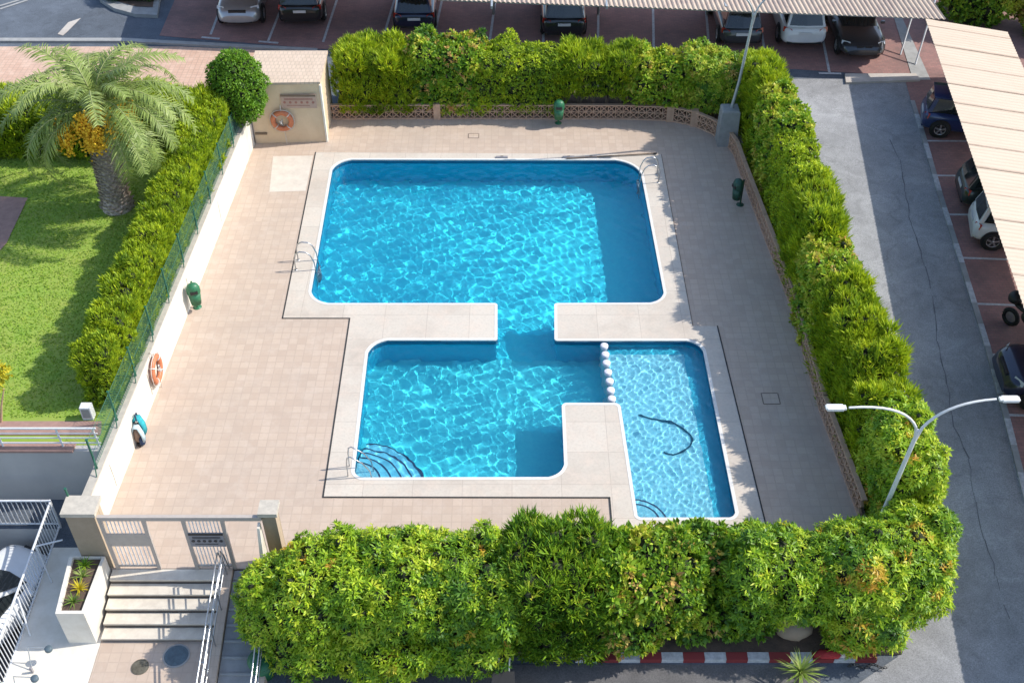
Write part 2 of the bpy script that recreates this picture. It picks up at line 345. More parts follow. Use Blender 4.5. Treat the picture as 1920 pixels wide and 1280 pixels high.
def clump_foliage(name, C, Rr, kind, mat, parent, dens=95, tint=(.55, .16), warm=0.0, seed=1, zmin=None, shoots=.45, core=.62, size=None):
    """C centres (n,3), Rr radii (n,): leaves over the outside of the union of lumps"""
    rng = np.random.default_rng(seed); C = np.asarray(C, float); Rr = np.asarray(Rr, float)
    if shoots:
        top_ = C[:, 2] > np.percentile(C[:, 2], 35); ii_ = rng.choice(np.nonzero(top_)[0], int(len(C) * shoots)); dd_ = unit(rng.normal(size=(len(ii_), 3)) + np.array([0, 0, .9]))
        C = np.concatenate([C, C[ii_] + dd_ * Rr[ii_][:, None] * rng.uniform(.85, 1.25, (len(ii_), 1))]); Rr = np.concatenate([Rr, rng.uniform(.08, .17, len(ii_))])
    cnt = np.maximum(8, (4 * math.pi * Rr ** 2 * dens).astype(int)); idx = np.repeat(np.arange(len(C)), cnt)
    d = unit(rng.normal(size=(len(idx), 3))); keep = d[:, 2] > -.55; d = d[keep]; idx = idx[keep]
    rr = Rr[idx][:, None] * rng.uniform(.84, 1.10, (len(idx), 1)); pts = C[idx] + d * rr
    ok = np.ones(len(pts), bool)
    for s0 in range(0, len(pts), 4000):
        p = pts[s0:s0 + 4000]; dd = np.linalg.norm(p[:, None] - C[None], axis=2) / Rr[None]
        dd[np.arange(len(p)), idx[s0:s0 + 4000]] = 9
        ok[s0:s0 + 4000] = dd.min(1) > .88
    if zmin is not None: ok &= pts[:, 2] > zmin
    pts, d, idx = pts[ok], d[ok], idx[ok]
    ct = rng.normal(size=len(C)) * tint[1]
    T = tint[0] + ct[idx] + rng.normal(size=len(pts)) * .11
    T = np.minimum(T, .88)
    if warm:
        wc = rng.random(len(C)) < warm; T = np.where(wc[idx] & (rng.random(len(pts)) < .5), rng.uniform(.9, 1, len(pts)), T)
    T = np.clip(T, 0, 1)
    cs_ = rng.uniform(.72, 1.3, len(C)); V, TT = leaves_from(pts, d, T, kind, rng, cs_[idx] * rng.uniform(.85, 1.15, len(pts)))
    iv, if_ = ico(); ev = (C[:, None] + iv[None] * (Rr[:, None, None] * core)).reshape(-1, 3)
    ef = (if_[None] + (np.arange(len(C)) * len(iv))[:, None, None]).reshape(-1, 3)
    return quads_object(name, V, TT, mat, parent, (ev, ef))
def hedge_clumps(path, width, z0f, h, r, seed, top_var=.15, batter=0, skip_low=0):
    """lumps filling a clipped hedge along a path; z0f(y) ground; returns centres, radii"""
    rng = np.random.default_rng(seed); C = []; Rr = []
    path = [np.array(p, float) for p in path]; step = r * .95
    for a, b in zip(path[:-1], path[1:]):
        L = np.linalg.norm(b - a); t = (b - a) / max(L, 1e-6); nrm = np.array([t[1], -t[0]])
        for s in np.arange(step / 2, L, step):
            hh = h + rng.normal() * top_var
            nx = max(1, int(round((width - 2 * r * .7) / step)) + 1)
            for i in range(nx):
                off = 0 if nx == 1 else -(width / 2 - r * .8) + i * (width - 1.6 * r) / (nx - 1)
                zs = np.arange(z0f + skip_low + r * .6, z0f + hh - r * .7, step)
                zs = list(zs) + [z0f + hh - r * .85]
                for j, z in enumerate(zs):
                    if 0 < i < nx - 1 and j < len(zs) - 1: continue
                    rr = r * rng.uniform(.78, 1.18)
                    bt = batter * (z - z0f)
                    C.append((a[0] + t[0] * (s + rng.normal() * .07) + nrm[0] * (off * (1 - bt) + rng.normal() * .07), a[1] + t[1] * (s + rng.normal() * .07) + nrm[1] * (off * (1 - bt) + rng.normal() * .07), z + rng.normal() * .05)); Rr.append(rr)
    return C, Rr
def blob_clumps(c, rad, r, seed, n=None, zmin=None, pw=1.0):
    """lumps over an ellipsoid crown"""
    rng = np.random.default_rng(seed); c = np.array(c); rad = np.array(rad)
    if n is None: n = int(2.6 * (rad[0] * rad[1] + rad[1] * rad[2] + rad[0] * rad[2]) / r ** 2)
    i = np.arange(n) + .5; ph = np.arccos(1 - 2 * i / n); th = math.pi * (1 + 5 ** .5) * i
    d = np.stack([np.cos(th) * np.sin(ph), np.sin(th) * np.sin(ph), np.cos(ph)], 1)
    if pw != 1.0:
        d = np.sign(d) * np.abs(d) ** pw; d = d / np.maximum((np.abs(d) ** (2 / pw)).sum(1, keepdims=True) ** (pw / 2), 1e-6)
    C = c + d * np.maximum(rad - r * .8, .05) * rng.uniform(.86, 1.05, (n, 1)) + rng.normal(size=(n, 3)) * r * .2
    Rr = r * rng.uniform(.7, 1.25, n); k = C[:, 2] > (zmin if zmin is not None else -99)
    C = np.concatenate([C[k], [c]]); Rr = np.concatenate([Rr[k], [min(rad) * .8]])
    return C, Rr
def trunks(parent, spots, z0, z1, r=.05, seed=0, sub=3):
    rng = random.Random(seed)
    for x, y in spots:
        m = MB()
        for k in range(sub):
            a = rng.uniform(0, 6.28); q = rng.uniform(.1, .35)
            m.tube([(x, y, z0), (x + q * .4 * math.cos(a), y + q * .4 * math.sin(a), z0 + (z1 - z0) * .5), (x + q * math.cos(a), y + q * math.sin(a), z1)], r, 6, r * .5)
        m.build('trunk', M['bark'], parent)
# ============================================================ THE SETTING
def rounded(pts, rad, n=7):
    out = []; k = len(pts)
    for i, p in enumerate(pts):
        r = rad[i]
        if r <= 0: out.append((p[0], p[1])); continue
        a = Vector(pts[i - 1][:2]); b = Vector(p[:2]); c = Vector(pts[(i + 1) % k][:2])
        u = (a - b).normalized(); v = (c - b).normalized(); p0 = b + u * r; p1 = b + v * r
        for j in range(n + 1):
            t = j / n; q = p0 * (1 - t) ** 2 + b * (2 * t * (1 - t)) * .62 + (p0 + p1) * (2 * t * (1 - t)) * .19 + p1 * t ** 2
            out.append((q.x, q.y))
    return out
def z3(pts, z): return [(p[0], p[1], z) for p in pts]
pool_px = [(625, 299, .65), (1198.5, 300, .85), (1250, 569, .5), (1041, 570, .06), (1041.5, 638, .06), (1316, 638, .45),
           (1383, 972, .2), (1194, 972, .1), (1161, 757, .12), (1055, 757, .1), (1061, 896, .45), (661, 897, .25), (691, 637, .55), (931, 637, .06), (931, 570, .06), (577.6, 570, .6)]
pool_c = [P(x, y) for x, y, r in pool_px]
pool_out = rounded(pool_c, [r for _, _, r in pool_px])
cop_px = [(592, 286), (1240, 290), (1270, 455), (1299, 611), (1345, 612), (1441, 1005), (1149, 1005), (1143, 933), (606, 932), (656, 597), (530, 597)]
cop = [P(x, y)[:2] for x, y in cop_px]
wall_l = [P(472, 285), P(210, 950)]
def wallx(y):
    (x0, y0, _), (x1, y1, _) = wall_l; return x0 + (x1 - x0) * (y - y0) / (y1 - y0)
lat_px = [(612, 223), (820, 222), (1000, 222.5), (1180, 223), (1255, 226), (1300, 235), (1335, 250), (1362, 268), (1378, 290), (1392, 330), (1430, 430), (1480, 560), (1540, 770), (1612, 965)]
lat = [P(x, y)[:2] for x, y in lat_px]
# great sheet of street asphalt (sloping), with openings for the sunken pool terrace and the garage pit
PIT = [(-16.5, 12.2), (-11.55, 12.2), (-11.55, 17.8), (-16.5, 17.8)]
hole1 = [(-9.9, 16.6), (8.9, 16.6), (8.5, 34.3), (7.3, 36.0), (-9.4, 36.9)]
def gz(pts, dz=0): return [(p[0], p[1], zg(p[1]) + dz) for p in pts]
m = MB().poly(gz([(-300, -150), (300, -150), (300, 400), (-300, 400)]), [gz(hole1), gz(PIT)])
struct(m.build('road', M['asphalt']))  # dark tone stands in for the shade cast over the top left street
# pool terrace paving
deck_out = [(wallx(16.1) - .1, 16.1), (-5.2, 16.1), (-5.2, 16.75), (8.85, 16.75), (8.72, 21.3), (8.62, 26.0), (8.2, 33.8), (7.5, 35.9), (6.0, 36.7), (-7.0, 36.7), (-9.4, 36.7)]
m = MB().slab(z3(deck_out, 0), .9, [z3(cop, 0)], False); struct(m.build('pool_terrace_paving', M['deck']))
# coping
m = MB().slab(z3(cop, .012), .3, [z3(pool_out, .012)], False); struct(m.build('pool_coping', M['coping']))
# pale screed patch beside the top left corner of the coping
struct(MB().poly([P(512, 293, .004), P(587, 292, .004), P(573, 358, .004), P(505, 360, .004)]).build('screed_patch', M['patch']))
# pale rounded lip at the water's edge
k = len(pool_out); lip = MB(); cx = [Vector(p) for p in pool_out]
inner = []; outer_ = []
for i in range(k):
    a, b, c = cx[i - 1], cx[i], cx[(i + 1) % k]; d = ((b - a).normalized() + (c - b).normalized()); n = Vector((d.y, -d.x)).normalized()
    inner.append(b + n * .03); outer_.append(b - n * .06)
for A, B, za, zb in ((outer_, inner, .018, .018), (inner, inner, .018, -.035)):
    vs = [(p.x, p.y, za) for p in A] + [(p.x, p.y, zb) for p in B]
    lip.add(vs, [(i, (i + 1) % k, k + (i + 1) % k, k + i) for i in range(k)]); 
struct(lip.build('pool_edge_lip', M['coping_lip']))
# drain slots round the coping
def strip(pts, wd, z, mat, name):
    mm = MB()
    for a, b in zip(pts[:-1], pts[1:]):
        a, b = Vector(a[:2]), Vector(b[:2]); d = (b - a).normalized(); n = Vector((-d.y, d.x)) * wd / 2; a = a - d * wd * .4; b = b + d * wd * .4
        mm.poly([(*(a - n), z), (*(b - n), z), (*(b + n), z), (*(a + n), z)])
    return mm.build(name, mat)
for i, seg in enumerate(([cop[0], cop[10], cop[9]], [cop[9], cop[8]], [cop[8], cop[7], cop[6]], [cop[4], cop[5]])):
    struct(strip(seg, .034, .016 + .003 * i, M['gutter'], 'drain_slot'))
struct(strip([cop[1], cop[2], cop[3]], .025, .015, M['riser'], 'drain_slot'))
# ---- pool basin
def pfix(px): return [P(x, y)[:2] for x, y in px]
D1, D2, D3 = -1.62, -1.3, -.42
main_fl = [P(x, y)[:2] for x, y in ((560, 290), (1215, 290), (1260, 575), (560, 575))]
def clipfloor(name, corners, rads, z, mat):
    o = struct(MB().poly(z3(rounded([P(x, y) for x, y in corners], rads), z)).build(name, mat)); o.cycles.is_caustics_receiver = True; return o
clipfloor('pool_floor_deep', [(624, 298), (1199.5, 299), (1251, 570), (577, 571)], [.65, .85, .5, .6], D1, M['pool_deep'])
nk = [P(928, 567), P(1044, 567), P(1044, 642), P(928, 642)]
o = struct(MB().add([(nk[0][0], nk[0][1], D1 - .02), (nk[1][0], nk[1][1], D1 - .02), (nk[2][0], nk[2][1], D2 - .02), (nk[3][0], nk[3][1], D2 - .02)], [(3, 2, 1, 0)]).build('pool_floor_neck', M['pool_deep'])); o.cycles.is_caustics_receiver = True
clipfloor('pool_floor_shallow', [(690.5, 636.5), (1138, 637.5), (1158, 757), (1055, 757), (1062, 897), (660, 898)], [.55, 0, 0, .1, .45, .25], D2, M['pool_mid'])
clipfloor('paddling_pool_floor', [(1138, 637.5), (1317, 637.5), (1384, 973), (1193, 973), (1158, 757)], [0, .45, .2, .1, 0], D3, M['pool_child'])
# basin walls, following the outline down to each floor
bd = [(1138, 637.5), (1317, 637.5), (1384, 973), (1346, 973), (1284, 651), (1140, 651)]
o = struct(MB().poly([(*P(x, y)[:2], D3 + .004) for x, y in bd]).build('paddling_pool_floor_band', M['child_wall'])); o.cycles.is_caustics_receiver = True  # deeper blue mosaic band along the far and right floor edges
wm, wc = MB(), MB()
for i in range(k):
    a, b = pool_out[i], pool_out[(i + 1) % k]; mx = (a[0] + b[0]) / 2; my = (a[1] + b[1]) / 2
    kid = mx > 2.85 and my < 24.6
    if my >= 24.6 or mx <= 2.5: 
        wm.add([(*a, .012), (*b, .012), (*b, -1.7), (*a, -1.7)], [(0, 1, 2, 3)])
    elif abs(a[0] - b[0]) > 3 and abs(a[1] - b[1]) < .3 and my > 24:       # long wall crossing both basins: split it
        x = P(1138, 638)[0]; t = (x - a[0]) / (b[0] - a[0]); q = (x, a[1] + (b[1] - a[1]) * t)
        wm.add([(*a, .012), (*q, .012), (*q, -1.7), (*a, -1.7)], [(0, 1, 2, 3)]); wc.add([(*q, .012), (*b, .012), (*b, D3 - .1), (*q, D3 - .1)], [(0, 1, 2, 3)])
    elif kid: wc.add([(*a, .012), (*b, .012), (*b, D3 - .1), (*a, D3 - .1)], [(0, 1, 2, 3)])
    else: wm.add([(*a, .012), (*b, .012), (*b, -1.7), (*a, -1.7)], [(0, 1, 2, 3)])
dv0, dv1 = P(1138, 638), P(1158, 757)
wm.add([(dv0[0], dv0[1], D3 - .004), (dv1[0], dv1[1], D3 - .004), (dv1[0], dv1[1], -1.7), (dv0[0], dv0[1], -1.7)], [(0, 1, 2, 3)])
wl_ = MB()
for i in range(k):
    a, b = inner[i], inner[(i + 1) % k]; wl_.add([(a.x, a.y, -.02), (b.x, b.y, -.02), (b.x, b.y, -.19), (a.x, a.y, -.19)], [(0, 1, 2, 3)])
struct(wl_.build('waterline_tiles', M['waterline'])).cycles.is_caustics_receiver = True
for mm, nm, mt in ((wm, 'pool_basin_wall', M['pool_wall']), (wc, 'paddling_pool_wall', M['child_wall'])):
    o = struct(mm.build(nm, mt)); o.cycles.is_caustics_receiver = True
# rounded corner steps
def corner_steps(px, radii, z_top, dz, base, matname, a0, a1, name):
    c = P(*px); root = struct(bpy.data.objects.new(name, None)); sc.collection.objects.link(root)
    for i, r in enumerate(radii):
        zt = z_top - i * dz; arc = [(c[0] + r * math.cos(a0 + (a1 - a0) * j / 24), c[1] + r * math.sin(a0 + (a1 - a0) * j / 24)) for j in range(25)]
        o = MB().slab(z3([(c[0] - .0, c[1] - .0)] + arc, zt), (zt - base)).build('step', M[matname] if i == 0 or len(radii) == 2 else M['step_blue'], root); o.cycles.is_caustics_receiver = True
        e = MB()
        for (x, y), (x2, y2) in zip(arc[:-1], arc[1:]):
            q = lambda x, y, f: (c[0] + (x - c[0]) * f, c[1] + (y - c[1]) * f, zt + .006)
            f = 1 - .045 / r; e.add([q(x, y, f), q(x, y, 1.0), q(x2, y2, 1.0), q(x2, y2, f)], [(0, 1, 2, 3)])
        o2 = e.build('step_edge', M['step_line'], o); o2.cycles.is_caustics_receiver = True
    return root
corner_steps((661, 896), [.72, 1.0, 1.28, 1.56, 1.86], -.22, .2, D2, 'pool_child', -.02, math.pi / 2 - .06, 'pool_corner_steps')
corner_steps((1195, 971), [.6, .8], -.2, .1, D3, 'pool_child', -.02, math.pi / 2 + .05, 'paddling_pool_steps')
# ---- water: one rippled surface
def inside(poly, X, Y):
    ins = np.zeros(X.shape, bool); n = len(poly)
    for i in range(n):
        x1, y1 = poly[i]; x2, y2 = poly[(i + 1) % n]
        cond = ((y1 > Y) != (y2 > Y)); xi = (x2 - x1) * (Y - y1) / ((y2 - y1) if abs(y2 - y1) > 1e-9 else 1e-9) + x1
        ins ^= cond & (X < xi)
    return ins
NS = .03; xs = np.arange(-6.6, 6.0, NS); ys = np.arange(17.4, 34.0, NS); X, Y = np.meshgrid(xs, ys)
Z = np.zeros_like(X); wr = np.random.default_rng(11)
for i in range(60):
    lam = wr.uniform(.20, .52) if i < 42 else wr.uniform(.6, 1.4); th = wr.uniform(0, 2 * math.pi)
    a = .0115 * lam / math.sqrt(60) * 2.0 * (1.0 if i < 42 else .6)
    Z += a * np.sin(2 * math.pi / lam * (X * math.cos(th) + Y * math.sin(th)) + wr.uniform(0, 6.28))
# calmer patches: right half of the large pool, bottom of the small one
calm = 1 - .55 * np.exp(-(((X - 3.0) / 2.3) ** 2 + ((Y - 29.3) / 3.6) ** 2)) - .5 * np.exp(-(((X + .6) / 1.8) ** 2 + ((Y - 19.4) / .9) ** 2)) - .35 * np.exp(-(((X - 4.6) / .8) ** 2 + ((Y - 18.2) / .8) ** 2))
kidz = 1 + .25 * ((X > 2.7) & (Y < 24.4))
Zk = np.zeros_like(X)
for i in range(24):
    lam = wr.uniform(.11, .24); th = wr.uniform(0, 2 * math.pi); Zk += .0042 * lam * np.sin(2 * math.pi / lam * (X * math.cos(th) + Y * math.sin(th)) + wr.uniform(0, 6.28))
Z = Z * calm * kidz * np.where((X > 2.6) & (Y < 24.4), .8, np.where(Y > 25, .82, .95)) + Zk * np.clip((X - 2.4) / .5, 0, 1) * (Y < 24.4) - .10
msk = inside(pool_out, X, Y); mm_ = msk.copy()
for dy in (-1, 0, 1):
    for dx in (-1, 0, 1): mm_ |= np.roll(np.roll(msk, dy, 0), dx, 1)
nx, ny = len(xs), len(ys); idx = -np.ones(nx * ny, int); cells = (mm_[:-1, :-1] & mm_[1:, 1:] & mm_[:-1, 1:] & mm_[1:, :-1])
jj, ii = np.nonzero(cells); q = np.stack([jj * nx + ii, jj * nx + ii + 1, (jj + 1) * nx + ii + 1, (jj + 1) * nx + ii], 1)
used, inv = np.unique(q, return_inverse=True); V = np.stack([X.ravel()[used], Y.ravel()[used], Z.ravel()[used]], 1)
wme = bpy.data.meshes.new('pool_water'); wme.from_pydata(V.tolist(), [], inv.reshape(-1, 4).tolist())
wme.polygons.foreach_set('use_smooth', [True] * len(wme.polygons))
wmat = bpy.data.materials.new('water'); wmat.use_nodes = True; t = wmat.node_tree; t.nodes.clear()
g = t.nodes.new('ShaderNodeBsdfGlass'); g.inputs['Roughness'].default_value = 0; g.inputs['IOR'].default_value = 1.33; g.inputs['Color'].default_value = (.93, 1, 1, 1)
oo = t.nodes.new('ShaderNodeOutputMaterial'); t.links.new(g.outputs[0], oo.inputs[0]); wme.materials.append(wmat)
wo = bpy.data.objects.new('pool_water', wme); sc.collection.objects.link(wo); struct(wo); wo.cycles.is_caustics_caster = True
# ---- street surfaces on the slope
def gpoly(name, px, dz, mat, world=False):
    pts = [G(x, y, dz) for x, y in px] if not world else gz(px, dz); return struct(MB().poly(pts).build(name, mat))
def gslab(name, pts, dz, mat, th=.3): return struct(MB().slab(gz(pts, dz), th).build(name, mat))
rl = [G(x, y)[:2] for x, y in ((1565, 140), (1585, 260), (1612, 400), (1645, 590), (1690, 850), (1740, 1160), (1790, 1400))]
rr = [G(x, y)[:2] for x, y in ((1694, 140), (1725, 250), (1762, 380), (1800, 500), (1850, 665), (1880, 778), (1920, 940), (2000, 1300))]
gslab('road', [(7.0, -30), (7.0, 13.0), (8.9, 14.2), (8.95, 16.8), (8.66, 26), (8.4, 34.3), (7.9, 36.2), (7.9, 39.42), (24, 39.42), (24, -30)], .008, M['road_pale'], .1)
gslab('parking_bay_paving', rr + [(24, rr[-1][1]), (24, 39.3)], .016, M['brick_red'], .1)
gslab('parking_bay_paving', [(-14.6, 42.8), (-8.0, 41.75), (10.1, 40.3), (12.7, 39.95), (15.2, 39.7), (24, 39.7), (24, 60), (-14.8, 60)], .012, M['brick_red'], .1)
gslab('pavement', [(13.1, 39.65), (15.9, 39.68), (15.95, 39.2), (13.0, 39.0)], .10, M['concrete'])
# terracotta terrace and lawn terrace, both above the pool
struct(MB().slab(z3([(-60, 33.4), (-9.35, 33.4), (-9.35, 37.1), (-7.9, 37.1), (-7.9, 41.4), (-16, 42.15), (-60, 42.2)], 0.06), 1.0).build('terracotta_pavement', M['brick_terra']))
M['lawn'] = pm('lawn_ground', (.20, .32, .04), (.27, .33, .06), .95, 1.3, 8)
LZ = 1.2
def wlx(y): return wallx(y) - .12
struct(MB().slab(z3([(-60, 18.95), (wlx(18.95), 18.95), (wlx(33.35), 33.35), (-60, 33.35)], LZ), 2.4).build('lawn', M['lawn']))
struct(MB().slab(z3([(-60, 33.35), (wlx(33.35), 33.35), (wlx(34.6), 34.6), (-60, 34.6)], LZ), 1.3).build('planting_bed', M['soil']))
struct(MB().poly([P(-300, 789, LZ + .02), P(-300, 815, LZ + .02), P(190, 815, LZ + .02), P(190, 789, LZ + .02)]).build('garden_path', M['path_pink']))
struct(MB().poly([P(0, 368, LZ + .02), P(52, 371, LZ + .02), P(12, 456, LZ + .02), P(-10, 480, LZ + .02), P(-300, 470, LZ + .02), P(-300, 368, LZ + .02)]).build('garden_path', M['path_pink']))
def grass_patch():
    rng = np.random.default_rng(5); n = 42000
    y = rng.uniform(19.9, 32.4, n); x = rng.uniform(-19.5, -10.4, n); pth = inside([P(0, 368, LZ)[:2], P(52, 371, LZ)[:2], P(12, 456, LZ)[:2], P(-10, 480, LZ)[:2], P(-300, 470, LZ)[:2], P(-300, 368, LZ)[:2]], x, y)
    x, y = x[~pth], y[~pth]; n = len(x); b = np.stack([x, y, np.full(n, LZ)], 1); a = rng.uniform(0, 6.28, n)
    s = np.stack([np.cos(a), np.sin(a), 0 * a], 1) * rng.uniform(.015, .035, (n, 1)); t_ = np.stack([rng.normal(size=n) * .02, rng.normal(size=n) * .02, rng.uniform(.015, .035, n)], 1)
    V = np.stack([b - s, b + s, b + s * .4 + t_, b - s * .4 + t_], 1).reshape(-1, 3)
    tt = np.clip(.5 + .10 * np.sin(x * 1.7 + np.sin(y * 1.1) * 2) * np.cos(y * .9 + x * .4) + rng.normal(size=n) * .18, 0, 1)
    gm = leafmat('grass_blade', [(0, (.16, .31, .025)), (.5, (.27, .42, .04)), (1, (.43, .48, .09))], .7, .3)
    o = quads_object('lawn_grass', V, np.repeat(tt, 4), gm, None); o['kind'] = 'stuff'; o['label'] = 'short mown grass of the raised lawn beside the palm tree'
grass_patch()
# paint on the street
def gline(p0, p1, wd, name='bay_marking', mat='white_paint', dz=.02):
    a = Vector(G(*p0)[:2]) if abs(p0[0]) > 60 or abs(p0[1]) > 60 else Vector(p0); b = Vector(G(*p1)[:2]) if abs(p1[0]) > 60 or abs(p1[1]) > 60 else Vector(p1)
    d = (b - a).normalized(); n = Vector((-d.y, d.x)) * wd / 2
    return struct(MB().poly(gz([a - n, b - n, b + n, a + n], dz)).build(name, M[mat]))
for p0, p1 in (((1735, 265), (1860, 266)), ((1755, 330), (1880, 331)), ((1780, 403), (1900, 404)), ((1800, 484), (1940, 489)), ((1825, 570), (1960, 575)), ((1850, 665), (1990, 670)), ((1880, 778), (2010, 783)), ((1908, 898), (2040, 905))):
    gline(p0, p1, .09)
    c = G(*p0)
for x0, y0, x1, y1 in ((395, 66, 420, 0), (503, 78, 534, 0), (606, 80, 632, 0), (722, 60, 740, 0), (816, 60, 829, 0), (918, 80, 929, 0), (1018, 90, 1022, 0), (1121, 100, 1122, 0), (1226, 110, 1224, 0), (1332, 120, 1322, 0), (1438, 125, 1418, 0), (1555, 137, 1528, 0)):
    gline((x0, y0), (x1, y1), .1, dz=.021)
for x0, y0, x1, y1 in ((378, 71, 412, 74), (485, 79, 522, 82), (1535, 138.5, 1577, 139.5), (1420, 126, 1452, 128)): gline((x0, y0), (x1, y1), .13, dz=.026)
# kerb of the side bays: white-painted stones and bare ones, one sheet each
for i in range(1, 21):
    t0 = (i - 1) / 20; pts = [G(x, y)[:2] for x, y in ((1706, 190), (1725, 250), (1762, 380), (1800, 500), (1850, 665), (1880, 778), (1920, 940))]
    L = [0]
    for a, b in zip(pts[:-1], pts[1:]): L.append(L[-1] + math.dist(a, b))
    def at(s):
        for j in range(len(pts) - 1):
            if s <= L[j + 1] + 1e-6:
                u = (s - L[j]) / (L[j + 1] - L[j]); return Vector(pts[j]) * (1 - u) + Vector(pts[j + 1]) * u
        return Vector(pts[-1])
    a, b = at(L[-1] * t0), at(L[-1] * i / 20); d = (b - a).normalized(); n = Vector((d.y, -d.x))
    if n.x < 0: n = -n
    wht = i % 2 == 0
    struct(MB().slab(gz([a, b, b - n * -.17, a - n * -.17], .05 if wht else .045), .08).build('kerb', M['white_paint'] if wht else M['concrete_grey']))
def crack(px, wd, mat='asphalt_dark'):
    for p0, p1 in zip(px[:-1], px[1:]):
        a, b = Vector(G(*p0)[:2]), Vector(G(*p1)[:2]); n_ = max(2, int((b - a).length / .35)); prev = a
        for i in range(1, n_ + 1):
            q = a + (b - a) * i / n_ + Vector((random.uniform(-.04, .04), 0)); 
            if random.random() < .9: CR.append((prev, q, wd * random.uniform(.5, 1.3)))
            prev = q
CR = []
crack([(1668, 262), (1688, 300), (1698, 360), (1708, 420), (1735, 500), (1750, 570), (1757, 640), (1775, 720), (1788, 800), (1815, 860)], .03)
crack([(1815, 860), (1830, 940), (1846, 1010), (1868, 1080), (1893, 1160)], .02)
mcr = MB()
for a, b, w_ in CR:
    d = (b - a).normalized(); n = Vector((-d.y, d.x)) * w_ / 2; mcr.poly(gz([a - n, b - n, b + n, a + n], .0125))
struct(mcr.build('road_crack', M['crack']))
# top left: kerb band and sunlit road patch painted as a pale wedge, worn markings
gslab('kerb', [(-60, 42.25), (-16, 42.2), (-7.9, 41.42), (-7.9, 41.62), (-16, 42.45), (-60, 42.5)], .1, M['concrete_grey'])
gpoly('road_marking_and_sun_patch', [(118, 67), (126, 60), (152, 34), (128, 42), (108, 64)], .02, M['concrete'])
for p0, p1 in (((0, 12), (36, 1)), ((0, 18), (52, 1))): gline(G(*p0)[:2], G(*p1)[:2], .12, 'road_marking_and_sun_patch', 'concrete_grey')
# pit floor and walls of the garage ramp
struct(MB().poly(z3([(-16.5, 12.2), (-11.55, 12.2), (-11.55, 17.8), (-16.5, 17.8)], -1.62)).build('garage_ramp_floor', M['asphalt_dark']))
pw = MB()
for a, b in zip(PIT, PIT[1:] + PIT[:1]): pw.add([(*a, zg(a[1]) + .02), (*b, zg(b[1]) + .02), (*b, -2.4), (*a, -2.4)], [(0, 1, 2, 3)])
struct(pw.build('garage_ramp_wall', M['render_grey']))
# entrance landing and cream strip beside the steps
LAND = -.70
m = MB().slab(z3([(-9.55, 9), (-6.9, 9), (-6.9, 14.62), (-9.55, 14.62)], LAND + .004), .3); struct(m.build('landing_paving', M['deck']))
m = MB().slab(z3([(-11.5, 9), (-9.56, 9), (-9.56, 16.05), (-10.0, 17.4), (-11.3, 18.2), (-11.5, 17.8)], LAND), .5); struct(m.build('landing_screed', M['wall_white']))
# planting bed under the front shrubs, with its painted kerb
struct(MB().slab(z3([(-5.1, 14.25), (9.0, 14.25), (9.0, 16.74), (-5.1, 16.74)], -.66), .3).build('planting_bed', M['soil']))
kx = 2.45 - .495 * 2; i = 0
while kx < 8.2:
    i += 1; x1 = kx + .49
    struct(MB().slab(gz([(kx, 14.05), (x1, 14.05), (x1, 14.24), (kx, 14.24)], .14), .3).build('kerb', M['white_paint'] if i % 2 else M['red_paint'])); kx = x1 + .004
# bottom road: shrub shade painted as a strip of darker asphalt
gpoly('road_shade_patch', [(-6.6, 8), (5.6, 8), (7.0, 12.6), (7.0, 14.0), (-5.1, 14.0), (-5.1, 12)], .015, M['asphalt_dark'], True)
# soil under top and right hedges
struct(MB().slab(z3([(-6.6, 36.75), (6.3, 36.75), (7.9, 36.0), (7.9, 38.5), (-6.6, 38.5)], .1), .3).build('planting_bed', M['soil']))
# ============================================================ WALLS, SHED, GATE, STEPS
# retaining wall with mesh fence along the left of the pool
wt = thing('retaining_wall', 'long whitewashed retaining wall between the pool terrace and the lawn', 'wall')
y0, y1 = 16.35, 34.7; A, B = Vector((wallx(y0), y0)), Vector((wallx(y1), y1)); WH = 1.26
m = MB(); m.slab([(A.x - .16, A.y, WH), (A.x, A.y, WH), (B.x, B.y, WH), (B.x - .16, B.y, WH)], WH + .9); m.build('wall_face', M['wall_white'], wt)
m = MB(); m.slab([(A.x - .19, A.y, WH + .05), (A.x + .02, A.y, WH + .05), (B.x + .02, B.y, WH + .05), (B.x - .19, B.y, WH + .05)], .048); m.build('coping', M['wall_cap'], wt)
m = MB()
for px, py in ((200, 890), (353, 540), (408, 396), (300, 720)):
    y = P(px, py, .6)[1]; x = wallx(y) + .004; m.tube([(x, y, .98), (x, y + .01, .55), (x, y - .01, .22)], .011, 4)
m.build('joint', M['wall_cap'], wt)
ft = thing('mesh_fence', 'low green wire mesh fence with slanting stays on top of the long white wall', 'fence')
fy = [16.6, 18.1] + [18.1 + 1.62 * i for i in range(1, 10)] + [34.3]
for y in fy:
    x = wallx(y) - .09; m = MB(); m.tube([(x, y, WH + .05), (x, y, WH + 1.05)], .028, 8); m.tube([(x, y, WH + 1.05), (x, y, WH + 1.08)], .034, 8)
    if y > 18: m.tube([(x + .02, y, WH + .5), (x + .07, y - .28, WH + .06)], .014, 6)
    m.build('post', M['fence_green'], ft)
m = MB()
for zz in (.12, .55, 1.0): m.tube([(wallx(18.1) - .09, 18.1, WH + zz), (wallx(34.3) - .09, 34.3, WH + zz)], .006, 4)
y = 18.1
while y < 34.2:
    for sgn in (1, -1):
        ya, yb = (y, y + .9) if sgn > 0 else (y + .9, y)
        m.tube([(wallx(ya) - .09, ya, WH + .1), (wallx(yb) - .09, yb, WH + 1.0)], .0035, 3)
    y += .085
m.build('wire_mesh', M['fence_green'], ft)
